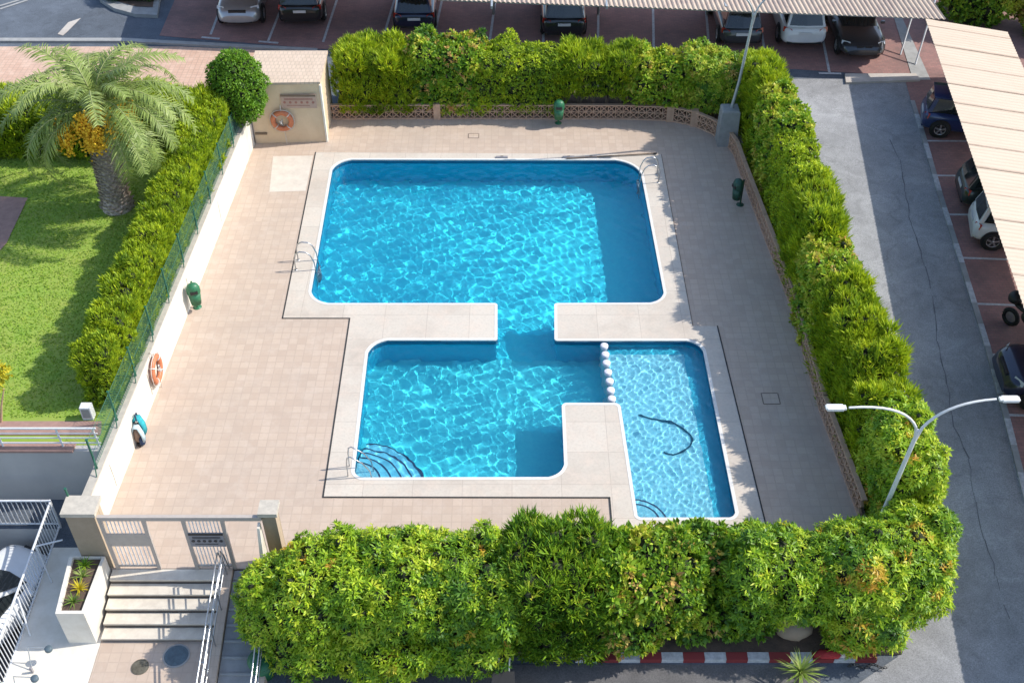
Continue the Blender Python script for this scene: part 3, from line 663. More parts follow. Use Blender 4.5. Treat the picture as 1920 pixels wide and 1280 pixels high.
# pump house
sx0, sx1 = -9.25, -6.72; sy0, sy1 = 34.75, 37.0; SH = 2.36
st = thing('pump_house', 'ochre rendered pump house with a flat tiled roof at the end of the white wall', 'shed')
MB().slab([(sx0, sy0, SH), (sx1, sy0 + .1, SH), (sx1, sy1, SH), (sx0, sy1, SH)], SH).build('wall', M['stucco'], st)
MB().slab([(sx0 - .05, sy0 - .05, SH + .09), (sx1 + .05, sy0 + .05, SH + .09), (sx1 + .05, sy1 + .05, SH + .09), (sx0 - .05, sy1 + .05, SH + .09)], .088).build('roof', M['shed_roof'], st)
m = MB().box((sx1 + .02, sy0 + .16, 1.15), (.06, .18, 2.3)); m.build('corner_sun_strip', M['wall_white'], st)  # white strip painted for the sunlit part of the side wall
MB().box((-9.0, sy0 - .03, .42), (.42, .04, .07)).build('wall_vent', M['sign_brown'], st)
def gate_sign(name, label, at, wd, hgt, head, plate, mark, nmk=6):
    s = thing(name, label, 'sign', at)
    MB().box((0, 0, 0), (wd, .02, hgt)).build('board', plate, s)
    mk = MB().box((0, -.016, hgt * .5 - hgt * .09), (wd * .98, .008, hgt * .14)); mk.build('header', head, s)
    mk = MB()
    for i in range(nmk):
        x = -wd * .4 + i * wd * .8 / (nmk - 1); mk.lathe([(0, -.018), (hgt * .085, -.018), (hgt * .085, -.011)], (x, 0, -hgt * .08), 10, 'Y', False)
    mk.box((0, -.015, hgt * .2), (wd * .8, .006, hgt * .035)); mk.box((0, -.015, hgt * .11), (wd * .8, .006, hgt * .03)); mk.box((-.03, -.015, -hgt * .3), (wd * .65, .006, hgt * .03))
    mk.build('print', mark, s); return s
c = PY(560, 190, sy0 + .02); gate_sign('rules_sign', 'faded reddish rules board on the ochre pump house wall', (c[0], sy0 + .02, c[2]), 1.25, .55, M['sign_brown'], M['sign_pink'], M['sign_red'])
def life_ring(label, at, rz, R0=.32, r0=.09):
    t_ = thing('life_ring', label, 'life ring', at, rz, 'orange life rings')
    vs = []; fs = []; n, k_ = 28, 10
    for i in range(n):
        a = 2 * math.pi * i / n
        for j in range(k_):
            b = 2 * math.pi * j / k_; rr_ = R0 + r0 * math.cos(b); vs.append((rr_ * math.cos(a), r0 * .75 * math.sin(b), rr_ * math.sin(a)))
    fs = [(i * k_ + j, i * k_ + (j + 1) % k_, ((i + 1) % n) * k_ + (j + 1) % k_, ((i + 1) % n) * k_ + j) for i in range(n) for j in range(k_)]
    MB().add(vs, fs, True).build('ring', M['orange'], t_)
    m = MB(); pts = []
    for i in range(41):
        a = 2 * math.pi * i / 40; q = R0 + r0 * (1.18 + .3 * abs(math.sin(2 * a))); pts.append((q * math.cos(a), 0, q * math.sin(a)))
    m.tube(pts, .012, 5); m.build('grab_rope', M['rope'], t_)
    for a in (math.pi / 4, 3 * math.pi / 4, 5 * math.pi / 4, 7 * math.pi / 4):
        m = MB()
        pts = [(math.cos(a) * (R0 + (r0 + .006) * math.cos(b)), (r0 * .75 + .006) * math.sin(b), math.sin(a) * (R0 + (r0 + .006) * math.cos(b))) for b in [2 * math.pi * j / 12 for j in range(13)]]
        m.tube(pts, .02, 4); m.build('band', M['rope'], t_)
    m = MB().tube([(0, -.03, R0 - r0), (.0, .02, R0 + r0 + .12), (.0, .05, R0 + r0 + .2)], .016, 5).tube([(-.07, -.09, .05), (.05, -.1, -.12), (.02, -.08, .12), (-.03, -.1, -.05)], .035, 6); m.build('coiled_line', M['rope'], t_)
    m = MB().tube([(.03, 0, -R0 - r0), (.05, .02, -R0 - .75)], .012, 5); m.build('hanging_rope', M['rope'], t_); return t_
c = PY(529, 227, sy0 - .06); life_ring('orange life ring with white rope on the ochre pump house wall', (c[0], sy0 - .06, c[2]), 0)
c = P(292, 692, .72); y = c[1]; life_ring('orange life ring hung on the long white wall above the terrace', (wallx(y) + .09, y, .72), R(90), .34, .09)
# lattice walls
def lattice_run(pts, label, pillars, H=.60, nrow=2):
    t_ = thing('lattice_wall', label, 'wall', group='low terracotta lattice walls'); m = MB(); base = MB()
    for a, b in zip(pts[:-1], pts[1:]):
        a, b = Vector(a), Vector(b); L = (b - a).length; d = (b - a) / L; rz = math.atan2(d.y, d.x); nb = max(1, round(L / .27)); bw = L / nb; bh = (H - .08) / nrow
        mid = (a + b) / 2; base.box((mid.x, mid.y, H - .02), (L + .03, .13, .045), rz); base.box((mid.x, mid.y, .02), (L + .03, .13, .05), rz)
        for i in range(nb):
            cx_ = a + d * (i + .5) * bw
            for r_ in range(nrow):
                z = .045 + bh * (r_ + .5)
                T_ = Matrix.Translation((cx_.x, cx_.y, z)) @ Matrix.Rotation(rz, 4, 'Z')
                m.box((-bw / 2 + .014, 0, 0), (.027, .09, bh), M4=T_)
                if r_: m.box((0, 0, -bh / 2), (bw, .085, .03), M4=T_)
                for s_ in (-1, 1):
                    T2 = T_ @ Matrix.Rotation(s_ * math.atan2(bh, bw), 4, 'Y'); m.box((0, 0, 0), (math.hypot(bw, bh) * .93, .06 + .006 * s_, .028), M4=T2)
                m.lathe([(.055, -.045), (.085, -.045), (.085, .045), (.055, .045)], (0, 0, 0), 8, 'Y', False) if False else None
    m.build('lattice_blocks', M['lattice'], t_); base.build('rail', M['lattice'], t_)
    for x, y in pillars: MB().box((x, y, H / 2 + .02), (.26, .24, H + .06)).build('pillar', M['lattice'], t_)
    return t_
lattice_run(lat[:5], 'straight low terracotta lattice wall under the hedge at the head of the pool', [lat[1], lat[4]])
lattice_run(lat[4:9], 'curved low terracotta lattice wall round the corner by the lamp post block', [lat[5]])
lattice_run(lat[8:], 'low terracotta lattice wall under the hedge along the road side of the terrace', [])
# garden retaining wall, lower left
rt = thing('garden_wall', 'grey rendered wall under the garden railing above the garage ramp', 'wall')
MB().slab([(-40, 18.75, LZ + .02), (-10.25, 18.75, LZ + .02), (-10.25, 18.94, LZ + .02), (-40, 18.94, LZ + .02)], 2.2).build('wall_face', M['render_grey'], rt)
MB().slab([(-40, 18.68, LZ + .1), (-10.9, 18.68, LZ + .1), (-10.9, 18.99, LZ + .1), (-40, 18.99, LZ + .1)], .078).build('coping', M['path_pink'], rt)
rg = thing('garden_railing', 'horizontal railing of white tubes along the end of the lawn', 'railing')
for px in (10, 122, -100, -220, 190):
    x = PY(px, 845, 18.84)[0]; MB().tube([(x, 18.84, LZ + .1), (x - .02, 18.84, LZ + .72)], .025).build('post', M['rail_white'], rg)
for i, z in enumerate((.74, .56, .4, .22)): MB().tube([(-30, 18.84, LZ + z), (-10.2, 18.84, LZ + z)], .03 if i == 0 else .018).build('rail', M['rail_white'], rg)
# gate pillars
def pillar(label, x0, x1, ya, yb, top, z0=-.8):
    t_ = thing('gate_pillar', label, 'pillar', ((x0 + x1) / 2, ya, 0), 0, 'stone gate pillars'); w_ = x1 - x0
    MB().box((0, (yb - ya) / 2, (top + z0) / 2), (w_, yb - ya, top - z0)).build('shaft', M['stone'], t_)
    MB().box((0, (yb - ya) / 2, top + .06), (w_ + .12, yb - ya + .12, .118)).build('cap', M['stone_cap'], t_)
pillar('broad sandstone gate pillar beside the planter', -10.16, -9.5, 16.12, 16.55, 1.96)
pillar('slim stone gate pillar at the edge of the clipped shrubs', -5.7, -5.38, 16.12, 16.42, 1.96, -.1)
br = thing('stair_buttress', 'narrow white wedge of wall beside the slim gate pillar', 'wall')
MB().add([(-5.86, 15.3, -.8), (-5.72, 15.3, -.8), (-5.72, 16.1, -.8), (-5.86, 16.1, -.8), (-5.80, 15.95, 1.7), (-5.74, 15.95, 1.7), (-5.74, 16.1, 1.75), (-5.80, 16.1, 1.75)], [(0, 1, 5, 4), (1, 2, 6, 5), (2, 3, 7, 6), (3, 0, 4, 7), (4, 5, 6, 7)]).build('wedge', M['wall_white'], br)
# gate
gt = thing('entrance_gate', 'beige metal entrance gate with barred panels at the top of the steps', 'gate', (0, 16.1, 0))
def gx(px): return PY(px, 970, 16.1)[0]
gp = M['gate_paint']
MB().box(((gx(182) + gx(490)) / 2, 0, 1.9), (gx(490) - gx(182), .09, .12)).build('top_rail', gp, gt)
for a, b in ((182, 270), (338, 418)):
    x0, x1 = gx(a), gx(b)
    for x in (x0 + .04, x1 - .04): MB().box((x, 0, .92), (.085, .07, 1.83)).build('upright', gp, gt)
    m = MB()
    nb = 9
    for i in range(1, nb + 1): m.box((x0 + .08 + (x1 - x0 - .16) * i / (nb + 1), 0, .95), (.02, .025, 1.7))
    m.build('bars', M['rail_white'], gt)
    MB().box(((x0 + x1) / 2, 0, .12), (x1 - x0 - .17, .04, .05)).build('bottom_rail', gp, gt)
    if a == 182: MB().box(((x0 + x1) / 2, -.022, 1.13), (x1 - x0 - .17, .02, .46)).build('lock_panel', gp, gt)
x0, x1 = gx(338), gx(418)
gate_sign('gate_sign', 'grey notice plate with a black header and a row of symbols on the gate', ((x0 + x1) / 2, 16.045, 1.18), x1 - x0 - .16, .5, M['sign_dark'], M['sign_grey'], M['sign_dark'])
# steps
stp = thing('entrance_steps', 'flight of stone steps climbing from the landing to the gate', 'steps')
n = 5
for i in range(n):
    zt = 0 - i * (.70 / n) - .004; ya, yb = 16.08 - .31 * (i + 1), 16.08 - .31 * i
    MB().slab([(-9.52, ya, zt), (-6.86, ya, zt), (-6.86, yb, zt), (-9.52, yb, zt)], .05).build('tread', M['step'], stp)
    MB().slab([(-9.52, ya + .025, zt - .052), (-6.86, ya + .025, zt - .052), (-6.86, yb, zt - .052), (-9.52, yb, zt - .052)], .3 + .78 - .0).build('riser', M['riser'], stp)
# ramp with raised ribs
rp = thing('access_ramp', 'grey ribbed concrete ramp beside the steps, partly under the shrubs', 'ramp')
def rz_(y): return -.02 - (16.05 - y) * .235
MB().slab([(-6.62, 10, rz_(10)), (-5.72, 10, rz_(10)), (-5.72, 16.05, rz_(16.05)), (-6.62, 16.05, rz_(16.05))], .5).build('slab', M['ramp'], rp)
MB().slab([(-6.84, 10, rz_(10) + .1), (-6.64, 10, rz_(10) + .1), (-6.64, 16.05, rz_(16.05) + .1), (-6.84, 16.05, rz_(16.05) + .1)], .6).build('edge', M['deck'], rp)
MB().slab([(-5.70, 10, rz_(10) + .1), (-5.55, 10, rz_(10) + .1), (-5.55, 15.2, rz_(15.2) + .1), (-5.70, 15.2, rz_(15.2) + .1)], .6).build('edge', M['deck'], rp)
m = MB(); y = 11.0
while y < 15.9: m.slab([(-6.6, y, rz_(y) + .035), (-5.74, y, rz_(y) + .035), (-5.74, y + .05, rz_(y + .05) + .035), (-6.6, y + .05, rz_(y + .05) + .035)], .06); y += .37
m.build('rib', M['concrete_grey'], rp)
# handrails
def handrail(label, x, ya, yb, za, zb, hh=.88):
    t_ = thing('handrail', label, 'handrail', group='steel handrails by the ramp')
    def f(y): return za + (zb - za) * (y - ya) / (yb - ya)
    for dx in (-.05, .05): MB().tube([(x + dx, ya + .12, f(ya) + .05), (x + dx, ya + .0, f(ya) + hh * .8), (x + dx, ya - .06, f(ya) + hh)] + [(x + dx, ya + (yb - ya) * i / 8, f(ya + (yb - ya) * i / 8) + hh) for i in range(1, 9)], .019).build('rail', M['steel'], t_)
    for q in (.30, .58): MB().tube([(x, ya, f(ya) + q), (x, yb, f(yb) + q)], .015).build('lower_rail', M['steel'], t_)
    y = ya
    while y > yb: MB().tube([(x, y, f(y) - .05), (x, y, f(y) + hh - .02)], .018).build('post', M['steel'], t_); y -= .85
handrail('double steel handrail between the steps and the ramp', -6.76, 15.9, 10.5, .08, -1.15)
handrail('double steel handrail on the shrub side of the ramp', -5.62, 14.6, 10.5, -.25, -1.2, .8)
# planter
pt = thing('planter', 'tall cream concrete planter of succulents beside the steps', 'planter')
pa = [(-10.28, 14.5), (-9.64, 14.5), (-9.58, 16.08), (-10.42, 16.08)]
pb = [(p[0] * .993 - .067 + .0, p[1]) for p in pa]
th = .07
inn = [(-10.20, 14.58), (-9.71, 14.58), (-9.65, 16.06), (-10.33, 16.06)]
MB().slab(z3(pa, .5), 1.3, [z3(inn, .5)]).build('box', M['wall_white'], pt)
MB().poly(z3(inn, .41)).build('soil', M['soil'], pt)
# painted railing round the pit, manholes, floodlights
def bar_rail(name, label, a, b, z0, z1, n, parent_mat='rail_white', hh=1.0):
    t_ = thing(name, label, 'railing', group='barred railings round the garage pit'); a, b = Vector(a), Vector(b)
    def p(u, h): q_ = a * (1 - u) + b * u; return (q_.x, q_.y, z0 + (z1 - z0) * u + h)
    MB().tube([p(0, hh), p(1, hh)], .03).build('top_rail', M[parent_mat], t_); MB().tube([p(0, .1), p(1, .1)], .025).build('bottom_rail', M[parent_mat], t_)
    m = MB()
    for i in range(n + 1): m.tube([p(i / n, .1), p(i / n, hh)], .013, 5)
    m.build('bars', M[parent_mat], t_)
    for u in (0, .5, 1):
        MB().tube([p(u, -.05), p(u, hh + .02)], .03).build('post', M[parent_mat], t_)
    return t_
bar_rail('pit_railing', 'white barred railing across the head of the garage pit', (-16.4, 17.92), (-11.5, 17.92), -.7, -.7, 40)
r2_ = bar_rail('pit_railing', 'white barred railing running down beside the cream strip of the landing', (-11.48, 17.86), (-11.45, 12.0), -.7, -.86, 50)
for pp in ([(-11.46, 16.6, .2), (-10.85, 16.75, .25)], [(-11.46, 16.6, .2), (-11.2, 16.2, LAND)], [(-11.46, 15.2, .15), (-11.25, 14.7, LAND)]): MB().tube(pp, .022).build('stay', M['rail_white'], r2_)
def manhole(label, px, r, mat, dz=.008):
    c = P(px[0], px[1], LAND); t_ = thing('manhole_cover', label, 'manhole cover', (c[0], c[1], LAND + dz), 0, 'round manhole covers')
    MB().lathe([(0, .012), (r * .86, .012), (r * .88, .002)], n=28, sm=False).build('lid', mat, t_); MB().lathe([(r * .88, 0), (r * .89, .016), (r, .014), (r, -.004)], n=28, sm=False).build('rim', M['concrete_grey'] if 'blue' in label else M['manhole_brown'], t_)
    m = MB()
    for i in range(-4, 5): m.box((i * r * .16, 0, .014), (r * .05, r * 1.2 * math.cos(i * .28), .008))
    m.build('ribs', mat, t_)
manhole('larger blue grey iron manhole cover on the landing', (331, 1229), .31, M['manhole_blue'])
manhole('smaller rusty brown manhole cover on the landing', (263, 1250), .2, M['manhole_brown'])
def floodlight(label, px):
    c = P(px[0], px[1], LAND); t_ = thing('spotlight', label, 'spotlight', (c[0], c[1], LAND), 0, 'small spotlights on bent arms')
    MB().tube([(-.05, -.3, 0), (-.1, 0, .5), (.3, -.02, .5)], .014, 6).build('bracket', M['galv'], t_)
    MB().lathe([(0, .02), (.07, .02), (.085, 0), (.085, -.07), (.05, -.09), (0, -.09)], (.37, -.03, .5), 16).build('head', M['manhole_blue'], t_)
    MB().box((-.02, -.34, .1), (.05, .05, .2)).build('ballast_box', M['sign_grey'], t_)
floodlight('spotlight on a bent arm above the planter-side landing', (72, 1235)); floodlight('spotlight on a bent arm at the bottom edge of the landing', (46, 1290))
# drain covers on the terrace
def drain(label, px, wx, wy):
    c = P(*px); t_ = thing('drain_cover', label, 'drain cover', (c[0], c[1], .003), 0, 'square drain covers in the terrace'); m = MB()
    for s_ in (-1, 1): m.box((s_ * wx / 2, 0, .003), (.025, wy, .006)); m.box((0, s_ * wy / 2, .003), (wx - .03, .025, .0055))
    m.build('frame', M['riser'], t_); MB().box((0, 0, .001), (wx - .03, wy - .03, .004)).build('lid', M['deck'], t_)
drain('square drain cover in the shaded paving right of the paddling pool', (1445, 747), .46, .42); drain('square drain cover in the sunny paving above the large pool', (888, 255), .38, .3)
# ============================================================ VEGETATION
def shrub(name, label, cat, C, Rr, kind, mat, base, group=None, trunk_spots=None, tz=None, **kw):
    t_ = thing(name, label, cat, (0, 0, 0), 0, group)
    clump_foliage('foliage', C, Rr, kind, mat, t_, **kw)
    if trunk_spots: trunks(t_, trunk_spots, tz[0], tz[1], seed=kw.get('seed', 0))
    return t_
def ub(parts, r, seed, zmin=-.4):
    C, Rr = [], []
    for i, (c, rad) in enumerate(parts):
        c_, r_ = blob_clumps((c[0], c[1] - .12, c[2] - .12), (rad[0], rad[1] * .88, rad[2] * .86), r, seed + i, zmin=zmin, pw=.75); C.append(c_); Rr.append(r_)
    return np.concatenate(C), np.concatenate(Rr)
# shrubs along the front of the terrace, left to right
GF = 'clipped shrubs along the front of the terrace'
front = [
 ('round pittosporum shrub overhanging the access ramp', [((-5.15, 14.8, .68), (.95, 1.1, 1.15)), ((-4.3, 14.9, 1.05), (1.0, 1.25, 1.25)), ((-4.5, 14.2, .15), (1.0, .75, .7))], 'rosette', PITTO, dict(tint=(.66, .10), warm=.03)),
 ('bright pittosporum shrub, second in the row from the access ramp', [((-3.3, 14.95, 1.1), (1.1, 1.3, 1.35)), ((-2.4, 14.95, 1.15), (1.0, 1.35, 1.3)), ((-2.9, 14.0, .1), (1.1, .7, .7))], 'rosette', PITTO, dict(tint=(.64, .12), warm=.02)),
 ('pittosporum shrub with a dark hollow in its crown', [((-1.45, 14.95, 1.15), (1.0, 1.3, 1.35)), ((-.5, 14.95, 1.1), (.95, 1.3, 1.3)), ((-1.0, 14.1, .15), (1.0, .7, .7))], 'rosette', PITTO, dict(tint=(.58, .14), warm=.04)),
 ('feathery upright shrub, tallest of the front row', [((.55, 15.1, 1.2), (.95, 1.35, 1.5)), ((1.45, 15.15, 1.15), (.95, 1.3, 1.35)), ((1.1, 14.4, .2), (1.1, .6, .8))], 'spray', MIXL, dict(tint=(.48, .10), warm=.02, dens=120)),
 ('shrub with orange new leaves in front of the paddling pool', [((2.6, 15.15, 1.0), (1.05, 1.25, 1.25)), ((3.45, 15.3, 1.0), (.9, 1.1, 1.2)), ((2.6, 14.6, .3), (.8, .7, .7))], 'broad', MIXL, dict(tint=(.56, .12), warm=.22, dens=110)),
 ('low dark shrub between the orange-leaved shrub and the corner thicket', [((4.5, 15.75, .75), (1.15, .85, 1.15)), ((4.7, 15.0, .15), (1.3, .65, .75))], 'broad', MIXL, dict(tint=(.46, .14), dens=110, warm=.03)),
 ('glossy green shrub left of the corner lamp post', [((5.7, 15.4, 1.05), (1.05, 1.15, 1.25)), ((6.6, 15.3, 1.0), (.9, 1.1, 1.15))], 'rosette', PITTO, dict(tint=(.60, .12), warm=.05)),
 ('large bushy shrub at the road corner of the terrace', [((7.7, 15.3, 1.1), (1.0, 1.2, 1.4)), ((8.75, 15.6, .9), (1.15, 1.35, 1.35)), ((9.45, 16.2, .9), (.75, 1.0, 1.3)), ((8.0, 14.6, .3), (.9, .6, .8))], 'rosette', PITTO, dict(tint=(.64, .13), warm=.08)),
]
for i, (lab, parts, kind, mat, kw) in enumerate(front):
    C, Rr = ub(parts, .30, 40 + i * 5)
    sp = [(p[0][0] + dx, p[0][1]) for p in parts[:2] for dx in (-.25, .25)]
    shrub('shrub', lab, 'shrub', C, Rr, kind, mat, None, GF, sp, (-.66, 1.0), seed=100 + i, zmin=-.6, **dict(dict(dens=78 if kind == 'rosette' else 95), **kw))
# dark lower skirts of the front row are one trailing creeper per shrub already inside the shapes above
# hedge along the road side
GRD = 'hedge plants along the road side'
rside = [
 ('cypress hedge plant behind the lamp post block at the head of the road', (8.92, 33.4), (8.75, 36.0), 'spray', CYPR, (.66, .12), 0),
 ('yellow-tipped hedge plant behind the dark green bin', (8.95, 30.9), (8.92, 33.35), 'broad', MIXL, (.70, .14), .05),
 ('smooth bright green hedge plant next to the widest stretch of sunny road', (8.98, 28.2), (8.95, 30.9), 'small', CYPR, (.66, .12), 0),
 ('hedge plant of dense cypress in the middle of the road side', (8.98, 25.6), (8.98, 28.2), 'spray', CYPR, (.64, .12), 0),
 ('hedge plant with reddish new shoots, next to the bulge over the road', (9.03, 23.6), (8.98, 25.6), 'broad', MIXL, (.70, .12), .12),
 ('broad hedge plant bulging over the road edge', (9.15, 21.5), (9.08, 23.6), 'spray', CYPR, (.68, .12), .02),
 ('fresh green hedge plant in the shaded stretch before the corner lamp post', (9.3, 19.3), (9.22, 21.5), 'spray', CYPR, (.66, .10), 0),
 ('pittosporum hedge plant behind the corner lamp post', (9.5, 17.0), (9.38, 19.3), 'rosette', PITTO, (.72, .12), .08),
]
for i, (lab, a, b, kind, mat, tn, wm) in enumerate(rside):
    gb = zg(a[1]); wd = .92 if i < 4 else 1.05
    C, Rr = hedge_clumps([a, b], wd, gb + .1, (2.75 if i == 0 else 2.85 if i < 4 else 2.62 if i < 6 else 2.4) - gb, .26, 200 + i, .13, skip_low=.25)
    t_ = shrub('hedge_plant', lab, 'hedge', C, Rr, kind, mat, None, GRD, [((a[0] + b[0]) / 2 + dx, a[1] + (b[1] - a[1]) * u) for dx in (-.3, .3) for u in (.2, .5, .8)], (gb, 2.0), seed=220 + i, tint=tn, warm=wm, dens={'broad': 105, 'small': 190, 'spray': 135, 'rosette': 105}[kind])
# hedge at the head of the terrace
GTP = 'hedge plants at the head of the pool'
top = [
 ('cypress hedge plant right beside the ochre pump house', (-6.3, 37.25), (-3.6, 37.25), 'spray', CYPR, (.66, .10), 0, 2.2, 0.1),
 ('mixed hedge plant with pinkish twigs, second from the pump house', (-3.6, 37.3), (-1.2, 37.3), 'broad', MIXL, (.56, .16), .22, 2.45, .1),
 ('leafy green hedge plant straight above the middle of the large pool', (-1.2, 37.25), (1.7, 37.25), 'small', CYPR, (.58, .12), 0, 2.2, .1),
 ('hedge plant with bare stems showing above the lattice wall', (1.7, 37.25), (4.3, 37.2), 'spray', CYPR, (.58, .14), .02, 2.15, .75),
 ('yellow-flecked hedge plant at the curve of the lattice wall', (4.3, 37.2), (6.6, 37.05), 'broad', MIXL, (.72, .12), .08, 2.0, .55),
 ('hedge plant filling the corner behind the lamp post block', (6.6, 37.0), (8.5, 36.5), 'rosette', MIXL, (.66, .12), .03, 2.05, .4),
]
for i, (lab, a, b, kind, mat, tn, wm, hh, sk) in enumerate(top):
    C, Rr = hedge_clumps([a, b], 1.6, .1, hh, .31, 300 + i, .15, skip_low=sk)
    shrub('hedge_plant', lab, 'hedge', C, Rr, kind, mat, None, GTP, [(a[0] + (b[0] - a[0]) * u, a[1] + dy) for u in (.1, .3, .5, .7, .9) for dy in (-.5,)], (.1, 1.8), seed=320 + i, tint=tn, warm=wm, dens={'broad': 105, 'small': 190, 'spray': 130, 'rosette': 100}[kind])
# garden hedges
GG = 'garden hedge plants round the lawn'
ys_ = [20.5, 23.4, 26.3, 29.4, 33.2]
labs = ['cypress hedge plant at the near end of the white wall', 'cypress hedge plant behind the wall above the orange life ring and the green bin', 'cypress hedge plant behind the middle of the long white wall', 'cypress hedge plant at the far end of the white wall, nearest the topiary']
for i in range(4):
    a = (wallx(ys_[i]) - .68, ys_[i]); b = (wallx(ys_[i + 1]) - .68, ys_[i + 1] - .12)
    C, Rr = hedge_clumps([a, b], 0.74, LZ, 1.62 + .03 * i, .23, 400 + i, .08)
    shrub('hedge_plant', labs[i], 'hedge', C, Rr, 'clipped', CYPR, None, GG, [((a[0] + b[0]) / 2, (a[1] + b[1]) / 2)], (LZ, 2.4), seed=420 + i, tint=(.60, .08), dens=230, shoots=.12)
C, Rr = hedge_clumps([(-20.5, 32.55), (-15.2, 32.55)], 1.35, LZ, 1.85, .28, 440, .1)
shrub('hedge_plant', 'dark-faced garden hedge plant behind the palm, left of its trunk', 'hedge', C, Rr, 'spray', CYPR, None, GG, [(-17, 32.5)], (LZ, 2.4), seed=441, tint=(.6, .10), dens=130)
C, Rr = hedge_clumps([(-15.2, 32.55), (-10.5, 32.6)], 1.35, LZ, 1.85, .28, 442, .1)
shrub('hedge_plant', 'dark-faced garden hedge plant between the palm trunk and the topiary', 'hedge', C, Rr, 'spray', CYPR, None, GG, [(-13, 32.5)], (LZ, 2.4), seed=443, tint=(.6, .10), dens=130)
# topiary
C, Rr = blob_clumps((-9.32, 33.95, 2.72), (.9, .9, 1.30), .2, 450)
shrub('topiary_tree', 'egg-shaped clipped topiary tree beside the ochre pump house', 'tree', C, Rr, 'small', TOPI, None, None, [(-9.55, 33.95)], (LZ, 2.6), seed=451, tint=(.5, .06), dens=230, shoots=0)
# trees behind the carports
for i, (c, rad, lab) in enumerate((((19.6, 44.3, 2.0), (1.9, 1.4, 2.2), 'leafy tree behind the meeting corner of the two carport roofs'), ((22.6, 42.9, 1.9), (1.8, 1.4, 2.1), 'tree with yellowing leaves at the top right corner'))):
    C, Rr = blob_clumps(c, rad, .5, 460 + i)
    shrub('broadleaf_tree', lab, 'tree', C, Rr, 'broad', MIXL, None, None, [(c[0], c[1])], (0, 2), seed=470 + i, tint=(.50 + .12 * i, .14), warm=.04 + .12 * i, dens=75)
# roundabout bed top left
bed = [G(x, y)[:2] for x, y in ((185, -40), (188, 5), (215, 22), (255, 33), (296, 35), (308, -40))]
bt = struct(MB().slab(gz(bed, .16), .3).build('kerb', M['concrete_grey']))
bed2 = [G(x, y)[:2] for x, y in ((196, -40), (200, -2), (222, 10), (258, 20), (288, 21), (297, -40))]
struct(MB().poly(gz(bed2, .18)).build('planting_bed', M['soil']))
for i, (px, lab) in enumerate(((218, 'dark low bush at the left end of the kerbed bed by the parking'), (248, 'dark low bush in the middle of the kerbed bed by the parking'), (277, 'dark low bush at the parking end of the kerbed bed'))):
    g_ = G(px, 6); C, Rr = blob_clumps((g_[0], g_[1] + .35, .65), (.62, .6, .45), .22, 480 + i)
    shrub('bush', lab, 'bush', C, Rr, 'small', DARKL, None, 'dark bushes in the kerbed bed', None, None, seed=485 + i, tint=(.5, .12), dens=140)
# yellow-flowering sapling at the lower left
t_ = thing('flowering_shrub', 'small shrub with yellow blossom and pale stems by the garden path', 'shrub')
for q_ in ((-.1, .2), (.16, -.05), (.05, .1)):
    MB().tube([(-13.05, 19.75, LZ), (-13.05 + q_[0] * 1.2, 19.75, LZ + .6), (-13.0 + q_[0] * 2.4, 19.8 + q_[1], LZ + 1.2)], .035, 6, .015).build('stem', M['lattice'], t_)
C, Rr = blob_clumps((-13.15, 19.85, LZ + 1.45), (.52, .5, .35), .17, 490); clump_foliage('foliage', C, Rr, 'small', YELL, t_, dens=160, tint=(.5, .2), seed=491, core=.3)
def rosette_plant(name, label, pos, n, L, wd, mat, seed, group=None, tint=.5):
    rng = random.Random(seed); t_ = thing(name, label, 'plant', pos, 0, group); V = []; T = []
    for i in range(n):
        a = i * 2.39996 + rng.uniform(-.2, .2); e = R(15 + 65 * (1 - i / n) * 0 + 70 * ((i * 7) % n) / n); l = L * rng.uniform(.75, 1.1)
        d = Vector((math.cos(a), math.sin(a), 0)); prev = Vector((0, 0, .02)); s_ = Vector((-math.sin(a), math.cos(a), 0)); segs = 5; tt = min(1, max(0, tint + rng.uniform(-.3, .3)))
        for j in range(segs):
            ee = e - j * .16; nx_ = prev + (d * math.cos(ee) + Vector((0, 0, 1)) * math.sin(ee)) * l / segs
            w0 = wd * (1 - (j / segs) ** 1.5); w1 = wd * (1 - ((j + 1) / segs) ** 1.5)
            V += [prev - s_ * w0, prev + s_ * w0, nx_ + s_ * w1, nx_ - s_ * w1]; T += [tt] * 4; prev = nx_
    o = quads_object('leaves', np.array([v[:] for v in V]), np.array(T), mat, t_); return t_
g_ = G(1492, 1275); rosette_plant('yucca', 'spiky variegated yucca standing at the painted kerb', (g_[0], g_[1] - .1, g_[2] + .45), 70, .62, .022, GRASSM, 3, tint=.6)
MB().tube([(0, 0, -.5), (0, 0, .05)], .06).build('trunk', M['bark'], bpy.data.objects['yucca'])
for i, (x, y) in enumerate(((-9.98, 14.85), (-9.94, 15.2), (-9.98, 15.55), (-10.0, 15.85))):
    rosette_plant('aloe', ['green aloe at the near end of the planter', 'reddish aloe second from the near end of the planter', 'yellow-tipped aloe in the middle of the planter', 'aloe at the pillar end of the planter'][i], (x, y, .42), 26, .3, .018, [GRASSM, YELL, GRASSM, PITTO][i], 20 + i, 'aloes in the planter', [.3, .9, .6, .5][i])
